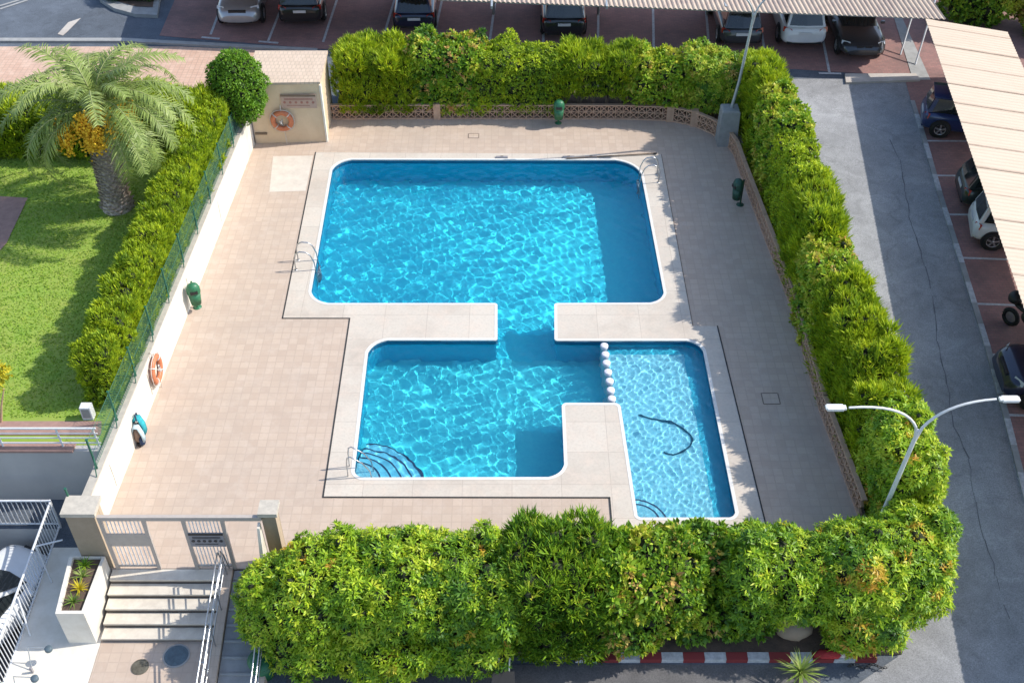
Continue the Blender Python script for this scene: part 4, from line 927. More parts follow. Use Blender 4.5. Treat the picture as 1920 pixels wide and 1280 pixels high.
# ------------------------------------------------------------ palm
pb_ = P(222, 388, LZ); pc = PY(178, 196, pb_[1] - .1)
pt_ = thing('palm_tree', 'stout date palm with arching fronds and orange fruit on the lawn', 'palm tree', (pb_[0], pb_[1], LZ))
Lz = pc[2] - LZ; tx = pc[0] - pb_[0]; ty = pc[1] - pb_[1]
def tc_(u): return Vector((tx * u ** 1.3, ty * u, (Lz - .45) * u))
m = MB(); nr = 26
prof = []
for i in range(nr + 1):
    u = i / nr; r = .49 - .10 * min(1, u / .12) - .02 * math.sin(u * 3) + (.06 * max(0, (u - .75) / .25)); c = tc_(u); prof.append((c, r))
vs = [(c.x + r * math.cos(2 * math.pi * j / 24), c.y + r * math.sin(2 * math.pi * j / 24), c.z) for c, r in prof for j in range(24)]
m.add(vs, [(i * 24 + j, i * 24 + (j + 1) % 24, (i + 1) * 24 + (j + 1) % 24, (i + 1) * 24 + j) for i in range(nr) for j in range(24)], True)
rng = random.Random(9)
for i in range(520):
    u = (i + .5) / 520; a = i * 2.39996; c = tc_(u); r = .49 - .10 * min(1, u / .12) + (.06 * max(0, (u - .75) / .25)) + .0
    o_ = Vector((math.cos(a), math.sin(a), 0)); s_ = Vector((-math.sin(a), math.cos(a), 0)); z_ = Vector((0, 0, 1)); b_ = c + o_ * (r - .01)
    w_ = .085 * rng.uniform(.8, 1.2); h_ = .10; out = .13 * rng.uniform(.6, 1.3)
    m.add([b_ - s_ * w_, b_ + s_ * w_, b_ + z_ * h_ + o_ * out, b_ - z_ * h_ * .7], [(0, 1, 2), (1, 0, 3), (0, 2, 3), (2, 1, 3)])
m.build('trunk', M['palm_bark'], pt_)
def frond(base, az, el, L, droop, seed, tint):
    rg_ = np.random.default_rng(seed); n = 26; h = np.array([math.cos(az), math.sin(az), 0]); up = np.array([0, 0, 1.]); s = np.array([-math.sin(az), math.cos(az), 0])
    p = np.array(base, float); pts = [p]; e = el; tang = []
    for i in range(n):
        d = h * math.cos(e) + up * math.sin(e); tang.append(d); p = p + d * L / n; pts.append(p); e -= droop / n * (1 + 1.2 * i / n)
    tang.append(tang[-1]); V = []; T = []
    mm = MB(); mm.tube([tuple(q) for q in pts[::2]], .028, 5, .006)
    for i in range(3 * n):
        u = (i + 1) / (3 * n); k_ = u * n; i0 = min(int(k_), n - 1); q = pts[i0] + (pts[i0 + 1] - pts[i0]) * (k_ - i0); d = tang[i0]
        if u < .10: continue
        ll = .44 * math.sin(math.pi * min(1, (u * .86 + .10))) ** .6 + .05; nrm = np.cross(s, d)
        for sg in (-1, 1):
            dd = s * sg * .78 + d * .55 + nrm * (-.12 - .22 * rg_.random()) * -1.0 * (1 if rg_.random() < .6 else -.6) + rg_.normal(size=3) * .07; dd /= np.linalg.norm(dd)
            l = ll * rg_.uniform(.85, 1.1); wv = d * .019; mid = q + dd * l * .55; tip = q + dd * l - up * l * .16
            V += [q - wv, q + wv, mid + wv * .9, mid - wv * .9, mid - wv * .9, mid + wv * .9, tip + wv * .1, tip - wv * .1]; tv = min(1, max(0, tint + rg_.normal() * .12)); T += [tv] * 8
    o = quads_object('frond', np.array(V), np.array(T), PALM, pt_)
    mm.build('rachis', M['rope'] if False else M['palm_rachis'], o)
M['palm_rachis'] = pm('palm_rachis', (.26, .28, .10), (.20, .22, .08), .6)
crown = tc_(1) + Vector((0, 0, .25))
rng = random.Random(4); nf = 54
for i in range(nf):
    u = i / nf; az = i * 2.39996 + rng.uniform(-.15, .15)
    el = R(82 - 84 * u ** .9 + rng.uniform(-6, 6)); L = 3.1 + .3 * math.sin(math.pi * min(1, u + .2)) + rng.uniform(-.25, .2)
    L *= (.72 if u < .12 else 1)
    dc = abs(((az + math.pi / 2 + math.pi) % (2 * math.pi)) - math.pi)
    if el < R(62) and dc < R(36): continue
    frond((crown.x + .22 * math.cos(az) * u, crown.y + .22 * math.sin(az) * u, crown.z + .12 * (1 - u)), az, el, L, R(62 + 34 * u + rng.uniform(-8, 12)), 600 + i, .55 - .2 * u + rng.uniform(-.1, .15))
rng = random.Random(14)
import bmesh as _bm
for i, (az, el0, l) in enumerate(((R(-78), -5, .95), (R(-40), -4, 1.05), (R(-135), -12, 1.15), (R(-15), 8, .95), (R(-105), 22, .8), (R(10), 30, .85), (R(-60), 40, .8), (R(-90), -30, .8))):
    m = MB(); iv, if_ = ico()
    for s_ in range(26):
        a = az + rng.uniform(-.35, .35); e = R(el0) + rng.uniform(-.1, .45); d0 = Vector((math.cos(a) * math.cos(e), math.sin(a) * math.cos(e), math.sin(e))); p0 = crown + Vector((math.cos(az) * .25, math.sin(az) * .25, -.15))
        p1 = p0 + d0 * l * .7; p2 = p1 + d0 * l * .25 - Vector((0, 0, rng.uniform(.15, .5))); m.tube([p0, p1, p2], .008, 3)
        for q in range(12):
            w_ = p1 + (p2 - p1) * (q / 11) + Vector((rng.gauss(0, .08), rng.gauss(0, .08), rng.gauss(0, .07))); rr_ = rng.uniform(.026, .042); m.add([tuple(w_ + Vector(v) * rr_) for v in iv.tolist()], if_.tolist())
    m.build('fruit_bunch', M['fruit'], pt_)
# ============================================================ STREET FURNITURE
def lamp_post(name, label, base, z0, fork_z, top_pts, lean, mat, hd=True):
    t_ = thing('street_lamp', label, 'street lamp', base, 0, 'twin-armed street lamps'); bz = base[2]
    f = Vector((lean[0], lean[1], fork_z - bz)); MB().tube([(0, 0, z0 - bz), tuple(f * .5 + Vector((0, 0, (z0 - bz) * .5 * 0))), tuple(f)], .065, 10, .045).build('pole', mat, t_)
    for i, tp in enumerate(top_pts):
        tp = Vector(tp) - Vector(base); mid = f * .35 + tp * .65; sgn = 1 if tp.x > f.x else -1
        pts = [f - Vector((0, 0, .35))]
        for u in [j / 10 for j in range(1, 11)]:
            c0, c1, c2 = f - Vector((0, 0, .1)), Vector((f.x + (tp.x - f.x) * .18, f.y, tp.z + .04)), tp; pts.append(c0 * (1 - u) ** 2 + c1 * 2 * u * (1 - u) + c2 * u * u)
        a = MB().tube(pts, .034, 8, .026).build('arm', mat, t_)
        h = MB(); h.box((sgn * .30, 0, .0), (.36, .17, .07)); h.box((sgn * .11, 0, .0), (.10, .12, .06)); h.box((-sgn * -.48, 0, .005), (.05, .13, .05))
        hh = h.build('lamp_head', M['lamp_white'], t_, bevel=.012); hh.location = tp
        ln = MB().box((sgn * .31, 0, -.045), (.26, .12, .025)).build('lens', M['glass_lens'], hh)
    return t_
lb = P(1357, 276); lamp_base = (7.72, 34.75, 0)
t1 = lamp_post('a', 'twin-armed steel street lamp rising from the concrete block at the curved wall', (7.75, 34.85, 0), 1.2, 5.0, [(6.55, 34.6, 5.9), (9.3, 34.8, 5.85)], (.28, -.1), M['galv'])
m = MB(); q_ = [(-.36, -.34), (.32, -.34), (.32, .30), (-.36, .30)]
m.add([(x, y, 0) for x, y in q_] + [(x * .92, y * .9, 1.36) for x, y in q_] + [(x * .8, y * .78, 1.42) for x, y in q_], [(0, 1, 5, 4), (1, 2, 6, 5), (2, 3, 7, 6), (3, 0, 4, 7), (4, 5, 9, 8), (5, 6, 10, 9), (6, 7, 11, 10), (7, 4, 8, 11), (8, 9, 10, 11)])
m.build('footing_block', M['concrete_grey'], t1)
t2 = lamp_post('b', 'twin-armed pale street lamp growing out of the corner shrubs', (8.62, 16.75, -.7), -.7, 4.0, [PY(1592, 764, 16.75), PY(1868, 748, 17.0)], (.30, .1), M['lamp_white'])
# litter bins
def bin_(label, px, mat, rz):
    c = P(*px); t_ = thing('litter_bin', label, 'litter bin', c, rz, 'green litter bins'); 
    MB().lathe([(0, .30), (.15, .30), (.19, .72), (.175, .72), (.16, .36), (0, .36)], n=20, sx=1, sy=.85).build('body', mat, t_)
    MB().lathe([(.20, .72), (.205, .76), (.20, .90), (.16, 1.0), (.09, 1.05), (0, 1.06)], n=20, sx=1, sy=.85).build('hood', mat, t_)
    MB().box((0, -.165, .82), (.22, .03, .10)).build('opening', M['plastic_black'], t_)
    MB().tube([(0, .19, 0), (0, .19, 1.0)], .03).build('post', mat, t_); MB().lathe([(0, .01), (.13, .01), (.13, 0)], (0, .19, 0), 14).build('foot', mat, t_)
bin_('green litter bin standing by the long white wall', (372, 583), M['bin_green'], R(20))
bin_('bright green litter bin in front of the straight lattice wall', (1047, 236), M['bin_green'], 0)
bin_('dark green litter bin in the shade by the road side lattice wall', (1378, 386), M['bin_dark'], R(-70))
# pool ladders and handrail
def ladder(label, px, rz):
    c = P(*px); t_ = thing('pool_ladder', label, 'pool ladder', (c[0], c[1], .012), rz, 'steel pool ladders')
    for s_ in (-.25, .25):
        pts = [(-.55, s_, 0), (-.56, s_, .45), (-.50, s_, .62), (-.36, s_, .70), (-.16, s_, .68), (-.04, s_, .56), (0.05, s_, .3), (.07, s_, -.1), (.07, s_, -1.1)]
        MB().tube(pts, .021, 8).build('side_rail', M['steel'], t_)
        MB().lathe([(0, .01), (.05, .01), (.05, 0)], (-.55, s_, 0), 12).build('flange', M['steel'], t_)
    for z in (-.3, -.55, -.8): MB().box((.1, 0, z), (.08, .48, .025)).build('tread', M['steel'], t_)
ladder('steel pool ladder on the left side of the large pool', (590, 497), 0)
ladder('steel pool ladder at the top right corner of the large pool', (1203, 335), math.pi)
c = P(657, 893); t_ = thing('pool_handrail', 'slanting steel handrail beside the curved corner steps of the pool', 'handrail', (c[0], c[1], .012))
for dy in (0, .34): MB().tube([(-.06, dy, 0), (-.05, dy, .5), (-.02, dy, .70), (.06, dy, .74), (.35, dy, .5), (.52, dy, .2), (.56, dy, -.3)], .016, 8).build('rail', M['steel'], t_)
# stool row between the pools
for i, (x, y) in enumerate(((1133, 648), (1135, 664), (1137, 680), (1140, 697), (1143, 714), (1145, 731), (1147, 747))):
    c = P(x, y, .0); lab = ['white round stepping post at the far end of the row between the pools', 'second white stepping post from the far end of the row', 'third white stepping post from the far end of the row', 'middle white stepping post of the row between the pools', 'third white stepping post from the near end of the row', 'second white stepping post from the near end of the row', 'white stepping post at the near end of the row, against the coping'][i]
    t_ = thing('stepping_post', lab, 'post', (c[0] , c[1], 0), 0, 'round stepping posts between the pools')
    MB().lathe([(0, .035), (.095, .035), (.115, .018), (.115, -.05)], n=20).build('cap', M['stool'], t_); MB().lathe([(.10, -.05), (.10, -1.3)], n=16, sm=True).build('shaft', M['stool'], t_)
# hose lying in the paddling pool
hp = [(1198, 783), (1225, 790), (1256, 796), (1280, 808), (1297, 826), (1288, 845), (1262, 857), (1240, 850)]
pts = [P(x, y, D3 + .03) for x, y in hp]; fine = []
for i in range(len(pts) - 1):
    for j in range(4):
        u = j / 4; p0, p1, p2, p3 = (Vector(pts[max(0, min(len(pts) - 1, i + k_))]) for k_ in (-1, 0, 1, 2)); fine.append(.5 * ((2 * p1) + (p2 - p0) * u + (2 * p0 - 5 * p1 + 4 * p2 - p3) * u * u + (3 * p1 - p0 - 3 * p2 + p3) * u ** 3))
tag(MB().tube(fine, .028, 6).build('pool_hose', M['hose']), 'dark blue hose lying curled on the bottom of the paddling pool', 'hose')
# skimmer lids at the far edge, dark bar standing in for the lamp post's shadow
for px, lab in ((941, 'small grey skimmer lid at the far pool edge, furthest from the corner ladder'), (1066, 'small grey skimmer lid at the far edge, by the end of the lamp shadow bar'), (1108, 'small grey skimmer lid at the far edge, nearest the corner ladder')):
    c = P(px, 295.5, .014); t_ = thing('skimmer_lid', lab, 'skimmer lid', c, 0, 'skimmer lids at the far edge'); MB().box((0, 0, .02), (.42, .10, .04)).build('lid', M['sign_grey'], t_); MB().box((0, .02, .045), (.1, .03, .015)).build('grip', M['plastic_black'], t_)
a, b = P(1062, 297, .05), P(1225, 288, .06)
t_ = thing('lamp_shadow_bar', 'long thin bar in place of the lamp post shadow on the far coping', 'pole', a); MB().tube([(0, 0, 0), (b[0] - a[0], b[1] - a[1], .01)], .022, 6).build('shaft', M['sign_brown'], t_); MB().tube([(b[0] - a[0], b[1] - a[1], .01), ((b[0] - a[0]) * 1.04, (b[1] - a[1]) * 1.04, .01)], .03, 6).build('grip', M['plastic_black'], t_)
# bag with towels on the wall and sandals below it
c = P(247, 800, .55); y = c[1]; x = wallx(y)
t_ = thing('beach_bag', 'navy and tan beach bag stuffed with teal towels against the white wall', 'bag', (x + .08, y + .05, 0))
t_.scale = (.9, .85, .85)
def blobm(c, r, n=12, wob=.12, seed=0):
    rg_ = random.Random(seed); m = MB(); vs = []; k_ = 9
    for i in range(k_ + 1):
        ph = math.pi * i / k_
        for j in range(n):
            a = 2 * math.pi * j / n; q = 1 + rg_.uniform(-wob, wob); vs.append((c[0] + r[0] * math.sin(ph) * math.cos(a) * q, c[1] + r[1] * math.sin(ph) * math.sin(a) * q, c[2] + r[2] * math.cos(ph) * (1 + rg_.uniform(-wob, wob) * .5)))
    return m.add(vs, [(i * n + j, (i + 1) * n + j, (i + 1) * n + (j + 1) % n, i * n + (j + 1) % n) for i in range(k_) for j in range(n)], True)
blobm((0, 0, .36), (.15, .30, .34), seed=1).build('bag_body', M['bag_brown'], t_)
def drape(pts, wd_, mat_, nm_):
    m = MB(); top = [Vector(p) for p in pts]; off_ = Vector((0, wd_, 0)); vs = []
    for q in top: vs += [tuple(q), tuple(q + off_ * .5 + Vector((.02, 0, .015))), tuple(q + off_)]
    m.add(vs, [(3 * i + e, 3 * i + 1 + e, 3 * i + 4 + e, 3 * i + 3 + e) for i in range(len(top) - 1) for e in (0, 1)], True); o = m.build(nm_, mat_, t_); s_ = o.modifiers.new('s', 'SOLIDIFY'); s_.thickness = .03
drape([(-.12, .0, .55), (-.06, -.02, .86), (.08, -.04, .88), (.17, -.08, .62), (.19, -.12, .34)], .26, M['teal'], 'towel')
drape([(-.10, -.24, .5), (-.04, -.25, .74), (.08, -.26, .74), (.16, -.30, .48), (.18, -.32, .22)], .20, M['towel_pale'], 'towel')
blobm((.12, -.2, .2), (.09, .16, .18), seed=4).build('side_pocket', M['navy'], t_)
MB().tube([(.02, .26, .55), (.0, .22, .98), (.02, .05, 1.06), (.06, -.05, .9)], .022, 6).build('strap', M['navy'], t_)
for i, (px, rz2, lab) in enumerate((((260, 832), R(-60), 'dark sandal lying below the beach bag, nearer the gate'), ((266, 823), R(-40), 'dark sandal lying below the beach bag, nearer the bag'))):
    c = P(*px); t_ = thing('sandal', lab, 'sandal', c, rz2, 'pair of dark sandals')
    MB().slab([(.14 * math.cos(a) * (1 + .1 * math.cos(a)), .05 * math.sin(a), .03) for a in [2 * math.pi * j / 14 for j in range(14)]], .03).build('sole', M['sandal'], t_)
    MB().tube([(.04, -.048, .02), (.05, -.02, .07), (.05, .02, .07), (.04, .048, .02)], .012, 5).build('strap', M['plastic_black'], t_)
# utility box on the lawn, boulder, red sack and chain, green lid, yellow cart
c = P(168, 782, LZ); t_ = thing('meter_box', 'small pale utility box at the near corner of the lawn', 'utility box', c); MB().box((0, 0, .22), (.28, .22, .44)).build('body', M['rail_white'], t_, bevel=.015); MB().box((0, -.113, .24), (.2, .008, .3)).build('door', M['concrete_grey'], t_)
tag(blobm((6.55, 14.75, -.45), (.42, .3, .28), 14, .1, 8).build('boulder', M['rock']), 'tan boulder under the shrubs by the painted kerb', 'boulder')
t_ = thing('sack', 'crumpled red sack lying on the painted kerb', 'sack', (7.25, 14.12, -.62)); blobm((0, 0, .08), (.34, .12, .1), 12, .25, 12).build('sack_body', M['red_cloth'], t_); blobm((.3, .0, .06), (.12, .09, .07), 10, .25, 13).build('knot', M['rope'], t_)
t_ = thing('chain', 'dark iron chain lying beside the red sack', 'chain', (7.7, 13.9, zg(13.9) + .05)); 
for i in range(14):
    m = MB(); pts = [(.045 * math.cos(a), .026 * math.sin(a) * (1 if i % 2 else .2), .026 * math.sin(a) * (.2 if i % 2 else 1)) for a in [2 * math.pi * j / 8 for j in range(9)]]; m.tube([(p[0] + i * .062, p[1] + .05 * math.sin(i * .9), p[2] + .06) for p in pts], .011, 5); m.build('link', M['plastic_black'], t_)
c = P(490, 1238, -.3); t_ = thing('round_bin', 'green round bin half hidden under the shrub by the ramp', 'bin', (c[0], c[1] , zg(c[1])))
MB().lathe([(0, 0), (.24, 0), (.30, .52), (.28, .52), (.24, .05), (0, .05)], n=22).build('tub', M['bin_green'], t_); MB().lathe([(.31, .52), (.31, .56), (.2, .6), (0, .61)], n=22).build('lid', M['bin_green'], t_)
c = P(944, 1275, -.05); t_ = thing('tool_trolley', 'yellow trolley with a black lid and two grey handles at the front edge', 'trolley', (c[0], c[1] - .05, zg(c[1])))
MB().box((0, 0, .40), (.46, .42, .50)).build('tub', M['yellow'], t_, bevel=.03); MB().slab([(-.26, -.08, .74), (.26, -.08, .74), (.24, .26, .80), (-.24, .26, .80)], .10).build('lid', M['plastic_black'], t_, bevel=.015)
for x_ in (-.12, .12): MB().tube([(x_, .22, .6), (x_, .32, .85), (x_ + .02, .42, 1.08)], .02).build('handle', M['galv'], t_)
for x_ in (-.25, .25): MB().lathe([(0, -.03), (.12, -.03), (.12, .03), (0, .03)], (x_, 0, .12), 16, 'X', False).build('wheel', M['rubber'], t_)
# ============================================================ CARPORTS
def corrugated(a, b, c, d, pitch, amp, mat, name, parent):
    """sheet a-b front edge, d-c back edge; ribs run from front to back"""
    a, b, c, d = map(Vector, (a, b, c, d)); n = int((b - a).length / pitch) * 4; v = []; m = MB()
    for i in range(n + 1):
        u = i / n; h = amp * math.sin(2 * math.pi * i / 4 + .4)
        for p, q in ((a, b), (d, c)):
            w_ = p * (1 - u) + q * u; v.append((w_.x, w_.y, w_.z + h))
    m.add(v, [(2 * i, 2 * i + 2, 2 * i + 3, 2 * i + 1) for i in range(n)], False); o = m.build(name, mat, parent)
    s = o.modifiers.new('s', 'SOLIDIFY'); s.thickness = .012; return o
c1 = thing('carport', 'long carport with a stained corrugated roof over the row of bays at the top', 'carport')
ft0, ft1 = P(815, -1.5, 2.4), P(1774, 34, 2.4)
corrugated((ft0[0] - 10.6, ft0[1] + .95, 2.36), (ft1[0], ft1[1], 2.36), (ft1[0] - .6, ft1[1] + 5.2, 2.75), (ft0[0] - 10.8, ft0[1] + 6.2, 2.75), .19, .028, M['roof_top'], 'roof_sheet', c1)
for k_, px in enumerate((925, 1124, 1330, 1500, 1690)):
    g_ = G(px, 48); x = g_[0]; yb = 44.6; MB().tube([(x, yb, .1), (x, yb, 2.55)], .06).build('post', M['galv'], c1); MB().box((x, 42.9, 2.34), (.08, 4.4, .12)).build('rafter', M['galv'], c1)
    MB().tube([(x, yb, 1.1), (x + .02, 42.2, 2.28)], .035).build('brace', M['galv'], c1)
MB().box(((ft0[0] + ft1[0]) / 2, (ft0[1] + ft1[1]) / 2 + .25, 2.27), (19.2, .07, .1), math.atan2(ft1[1] - ft0[1], ft1[0] - ft0[0])).build('front_beam', M['galv'], c1)
c2 = thing('carport', 'long carport with a pale corrugated roof beside the road on the right', 'carport')
A_, B_ = Vector(P(1735, 36, 2.35)), Vector(P(1920, 578, 2.0)); d_ = (B_ - A_).normalized(); E_ = A_ + (B_ - A_) * 1.75; n_ = Vector((-d_.y, d_.x, 0)) * 1; n_ = n_ if n_.x > 0 else -n_
off = Vector(P(1889, 61, 1.75)) - A_; off2 = off * 1.0
corrugated(tuple(A_ + off), tuple(E_ + off), tuple(E_), tuple(A_), .19, .014, M['roof_right'], 'roof_sheet', c2)
for k_ in range(9):
    p_ = A_ + (E_ - A_) * (.02 + .12 * k_); q_ = p_ + off * .92; MB().tube([(q_.x, q_.y, zg(q_.y)), (q_.x, q_.y, q_.z - .12)], .055).build('post', M['galv'], c2)
    MB().tube([(p_.x + .1, p_.y, p_.z - .08), (q_.x, q_.y, q_.z - .14)], .04).build('rafter', M['galv'], c2); MB().tube([(q_.x, q_.y, 1.0), (p_.x + off.x * .35, p_.y + off.y * .35, p_.z + off.z * .35 - .12)], .03).build('brace', M['galv'], c2)
for k_ in range(22):
    p_ = A_ + (E_ - A_) * ((k_ + .5) / 22 + random.uniform(-.004, .004)); q_ = p_ + off; nn = d_ * .035
    MB().add([tuple(p_ - nn + Vector((0, 0, .026))), tuple(p_ + nn + Vector((0, 0, .022))), tuple(q_ + nn + Vector((0, 0, .022))), tuple(q_ - nn + Vector((0, 0, .026)))], [(0, 1, 2, 3)]).build('sheet_overlap', M['roof_seam'], c2)
MB().tube([tuple(A_ + Vector((.08, 0, -.06))), tuple(E_ + Vector((.08, 0, -.06)))], .035).build('edge_beam', M['galv'], c2)
m = MB()
for p0, p1 in (((1688, 103), (1706, 36)), ((1716, 122), (1734, 60))): m.tube([G(*p0, .02), (G(*p0)[0] + .75, G(*p0)[1] + 1.6, 2.3)], .035).build('slanting_strut', M['rail_white'], c1); m = MB()
# rubble kerb and planting between the two carports
gpoly('pavement', [(1672, 20), (1690, 30), (1745, 150), (1712, 150)], .03, M['concrete_grey'])
# ============================================================ VEHICLES
def loft(stations, mat, name, parent, close=True, smooth=True):
    m = MB(); n = len(stations[0]); vs = [p for s_ in stations for p in s_]
    m.add(vs, [(i * n + j, i * n + (j + 1) % n, (i + 1) * n + (j + 1) % n, (i + 1) * n + j) for i in range(len(stations) - 1) for j in range(n)], smooth)
    m.add(stations[0], [tuple(range(n))], smooth); m.add(stations[-1], [tuple(reversed(range(n)))], smooth); return m.build(name, mat, parent)
STY = dict(hatch=dict(L=4.0, W=1.74, H=1.48, belt=.92, hood=.86, ws=(.24, .04), rw=(-.48, -.40), tail=.92, nose=.30),
           suv=dict(L=4.45, W=1.84, H=1.66, belt=1.02, hood=1.0, ws=(.24, .08), rw=(-.485, -.42), tail=1.02, nose=.32),
           sedan=dict(L=4.6, W=1.82, H=1.43, belt=.90, hood=.84, ws=(.20, .04), rw=(-.34, -.22), tail=.95, nose=.28),
           mini=dict(L=3.5, W=1.64, H=1.50, belt=.92, hood=.90, ws=(.30, .12), rw=(-.48, -.42), tail=.92, nose=.34))
def car(label, pos, rz, style, paint, group='cars parked in the bays', grille=True):
    """local +x is the front of the car"""
    s = STY[style]; L, W, H = s['L'], s['W'], s['H']; hw = W / 2; t_ = thing('parked_car', label, 'car', pos, rz, group)
    def ring(x, w_, z0, zb, zt, crown):
        return [(x, -w_ * .86, z0), (x, -w_ * .98, z0 + .12), (x, -w_, z0 + (zb - z0) * .55), (x, -w_ * .965, zb), (x, -w_ * .84, zt), (x, -w_ * .4, zt + crown), (x, w_ * .4, zt + crown), (x, w_ * .84, zt), (x, w_ * .965, zb), (x, w_, z0 + (zb - z0) * .55), (x, w_ * .98, z0 + .12), (x, w_ * .86, z0)]
    st = []; belt, hood = s['belt'], s['hood']
    for u, wf, z0, zb, zt in ((-.5, .80, .36, belt * .62, belt * .66), (-.488, .90, .27, belt * .80, belt * .86), (-.46, .97, .22, belt * .9, s['tail'] - .02), (-.36, 1, .20, belt - .04, s['tail']), (-.1, 1, .2, belt - .05, belt), (.12, 1, .2, belt - .07, belt), (.26, 1, .2, belt - .1, hood), (.36, .99, .2, belt - .14, hood - .03), (.44, .95, .22, belt - .22, hood - .10), (.48, .86, .25, belt * .62, hood - .22), (.5, .74, .32, belt * .5, hood * .60)):
        st.append(ring(u * L, hw * wf, z0, zb, zt, .03))
    b = loft(st, paint, 'body', t_)
    sb = b.modifiers.new('sub', 'SUBSURF'); sb.levels = 1; sb.render_levels = 1
    # glasshouse
    xf0, xf1 = s['ws'][0] * L, s['ws'][1] * L; xr0, xr1 = s['rw'][0] * L + .04, s['rw'][1] * L; zb = belt - .03; zt = H - .06; wb, wt = hw * .90, hw * .72
    q = lambda x, y, z: (x, y, z)
    low = [q(xr0, -wb * .93, zb), q(xf0, -wb * .86, zb - .02), q(xf0 + .10, 0, zb - .01), q(xf0, wb * .86, zb - .02), q(xr0, wb * .93, zb), q(xr0 - .05, 0, zb)]
    up = [q(xr1, -wt * .95, zt), q(xf1, -wt, zt), q(xf1 + .05, 0, zt + .015), q(xf1, wt, zt), q(xr1, wt * .95, zt), q(xr1 - .03, 0, zt + .01)]
    def face(name, idx, mt):
        v = [low[i] for i in idx] + [up[i] for i in reversed(idx)]; return MB().add(v, [tuple(range(len(v)))]).build(name, mt, t_)
    g_ = M['car_glass']
    mm_ = MB(); mm_.add(low + up, [(0, 1, 7, 6), (1, 2, 8, 7), (2, 3, 9, 8), (3, 4, 10, 9), (4, 5, 11, 10), (5, 0, 6, 11)])
    # pillars (paint) frame the glass; glass panes sit slightly proud
    mm_.build('cabin_frame', paint, t_)
    def pane(name, a0, a1, b1, b0, inset=.10, out=.012):
        a0, a1, b1, b0 = map(Vector, (a0, a1, b1, b0)); c = (a0 + a1 + b0 + b1) / 4; n2 = (a1 - a0).cross(b0 - a0).normalized(); 
        if n2.dot(c - Vector(((xf1 + xr1) / 2, 0, zb))) < 0: n2 = -n2
        v = [p + (c - p) * inset + n2 * out for p in (a0, a1, b1, b0)]; return MB().add([tuple(x) for x in v], [(0, 1, 2, 3)]).build(name, g_, t_)
    pane('side_window', low[0], low[1], up[1], up[0], .11); pane('side_window', low[3], low[4], up[4], up[3], .11)
    v = [low[1], low[2], low[3], up[3], up[2], up[1]]; c = sum((Vector(p) for p in v), Vector()) / 6
    o1 = MB().add([tuple(Vector(p) + (c - Vector(p)) * .09 + Vector((.02, 0, .012))) for p in v], [(0, 1, 4, 5), (1, 2, 3, 4)]).build('windscreen', g_, t_)
    v = [low[4], low[5], low[0], up[0], up[5], up[4]]; c = sum((Vector(p) for p in v), Vector()) / 6
    MB().add([tuple(Vector(p) + (c - Vector(p)) * .14 + Vector((-.02, 0, .012))) for p in v], [(0, 1, 4, 5), (1, 2, 3, 4)]).build('rear_window', g_, t_)
    rs = []
    for u in range(7):
        f = u / 6; x = xr1 - .06 + (xf1 + .07 - xr1 + .06) * f; e = .035 * math.sin(math.pi * f); w_ = wt * (.97 + .03 * math.sin(math.pi * f)); rs.append([(x, -w_, zt - .015), (x, -w_ * .93, zt + .03 + e * .4), (x, -w_ * .4, zt + .045 + e), (x, w_ * .4, zt + .045 + e), (x, w_ * .93, zt + .03 + e * .4), (x, w_, zt - .015)])
    loft(rs, paint, 'roof', t_)
    # wheels
    wr_ = .33 if style != 'suv' else .36
    for xs_ in (.32 * L, -.31 * L):
        for sy in (-1, 1):
            yy = sy * (hw - .09)
            MB().lathe([(0, -.05), (wr_ + .05, -.05), (wr_ + .05, .05), (0, .05)], (xs_, yy + sy * .045, wr_ + .01), 24, 'Y', False).build('wheel_arch', M['plastic_black'], t_)
            wl = MB().lathe([(wr_ * .62, -.1), (wr_ * .95, -.1), (wr_, -.06), (wr_, .06), (wr_ * .95, .105 if sy > 0 else .1), (wr_ * .62, .1)], (0, 0, 0), 24, 'Y').build('wheel', M['rubber'], t_); wl.location = (xs_, yy + sy * .022, wr_)
            m = MB(); m.lathe([(wr_ * .68, sy * .085), (wr_ * .60, sy * .10), (wr_ * .56, sy * .07)], (0, 0, 0), 24, 'Y')
            for a in range(5):
                T_ = Matrix.Rotation(a * 2 * math.pi / 5, 4, 'Y'); m.box((0, sy * .088, wr_ * .33), (wr_ * .17, .025, wr_ * .60), M4=T_)
            m.lathe([(0, sy * .105), (wr_ * .15, sy * .10), (wr_ * .15, sy * .06)], (0, 0, 0), 12, 'Y'); m.build('rim', M['alloy'], wl)
    for sy in (-1, 1):
        xh = .452 * L; zz = hood - .19
        MB().add([(xh + .055, sy * hw * .60, zz - .07), (xh - .14, sy * hw * .95, zz - .02), (xh - .20, sy * hw * .93, zz + .10), (xh - .02, sy * hw * .60, zz + .10)], [(0, 1, 2, 3)] if sy < 0 else [(3, 2, 1, 0)]).build('headlight', M['lens_clear'], t_)
        xt = -.487 * L; zt_ = belt * .80
        MB().add([(xt - .03, sy * hw * .58, zt_ - .07), (xt + .10, sy * hw * .97, zt_ - .05), (xt + .16, sy * hw * .95, zt_ + .15), (xt + .0, sy * hw * .60, zt_ + .08)], [(0, 1, 2, 3)] if sy > 0 else [(3, 2, 1, 0)]).build('tail_light', M['lens_red'], t_)
        MB().box((xf0 - .25, sy * (hw + .07), belt + .03), (.12, .16, .11)).build('mirror', paint, t_, bevel=.02)
    MB().box((.487 * L + .01, 0, .47), (.05, .52, .11)).build('number_plate', M['plate'], t_); MB().box((-.497 * L - .012, 0, belt * .72), (.03, .52, .11)).build('number_plate', M['plate'], t_)
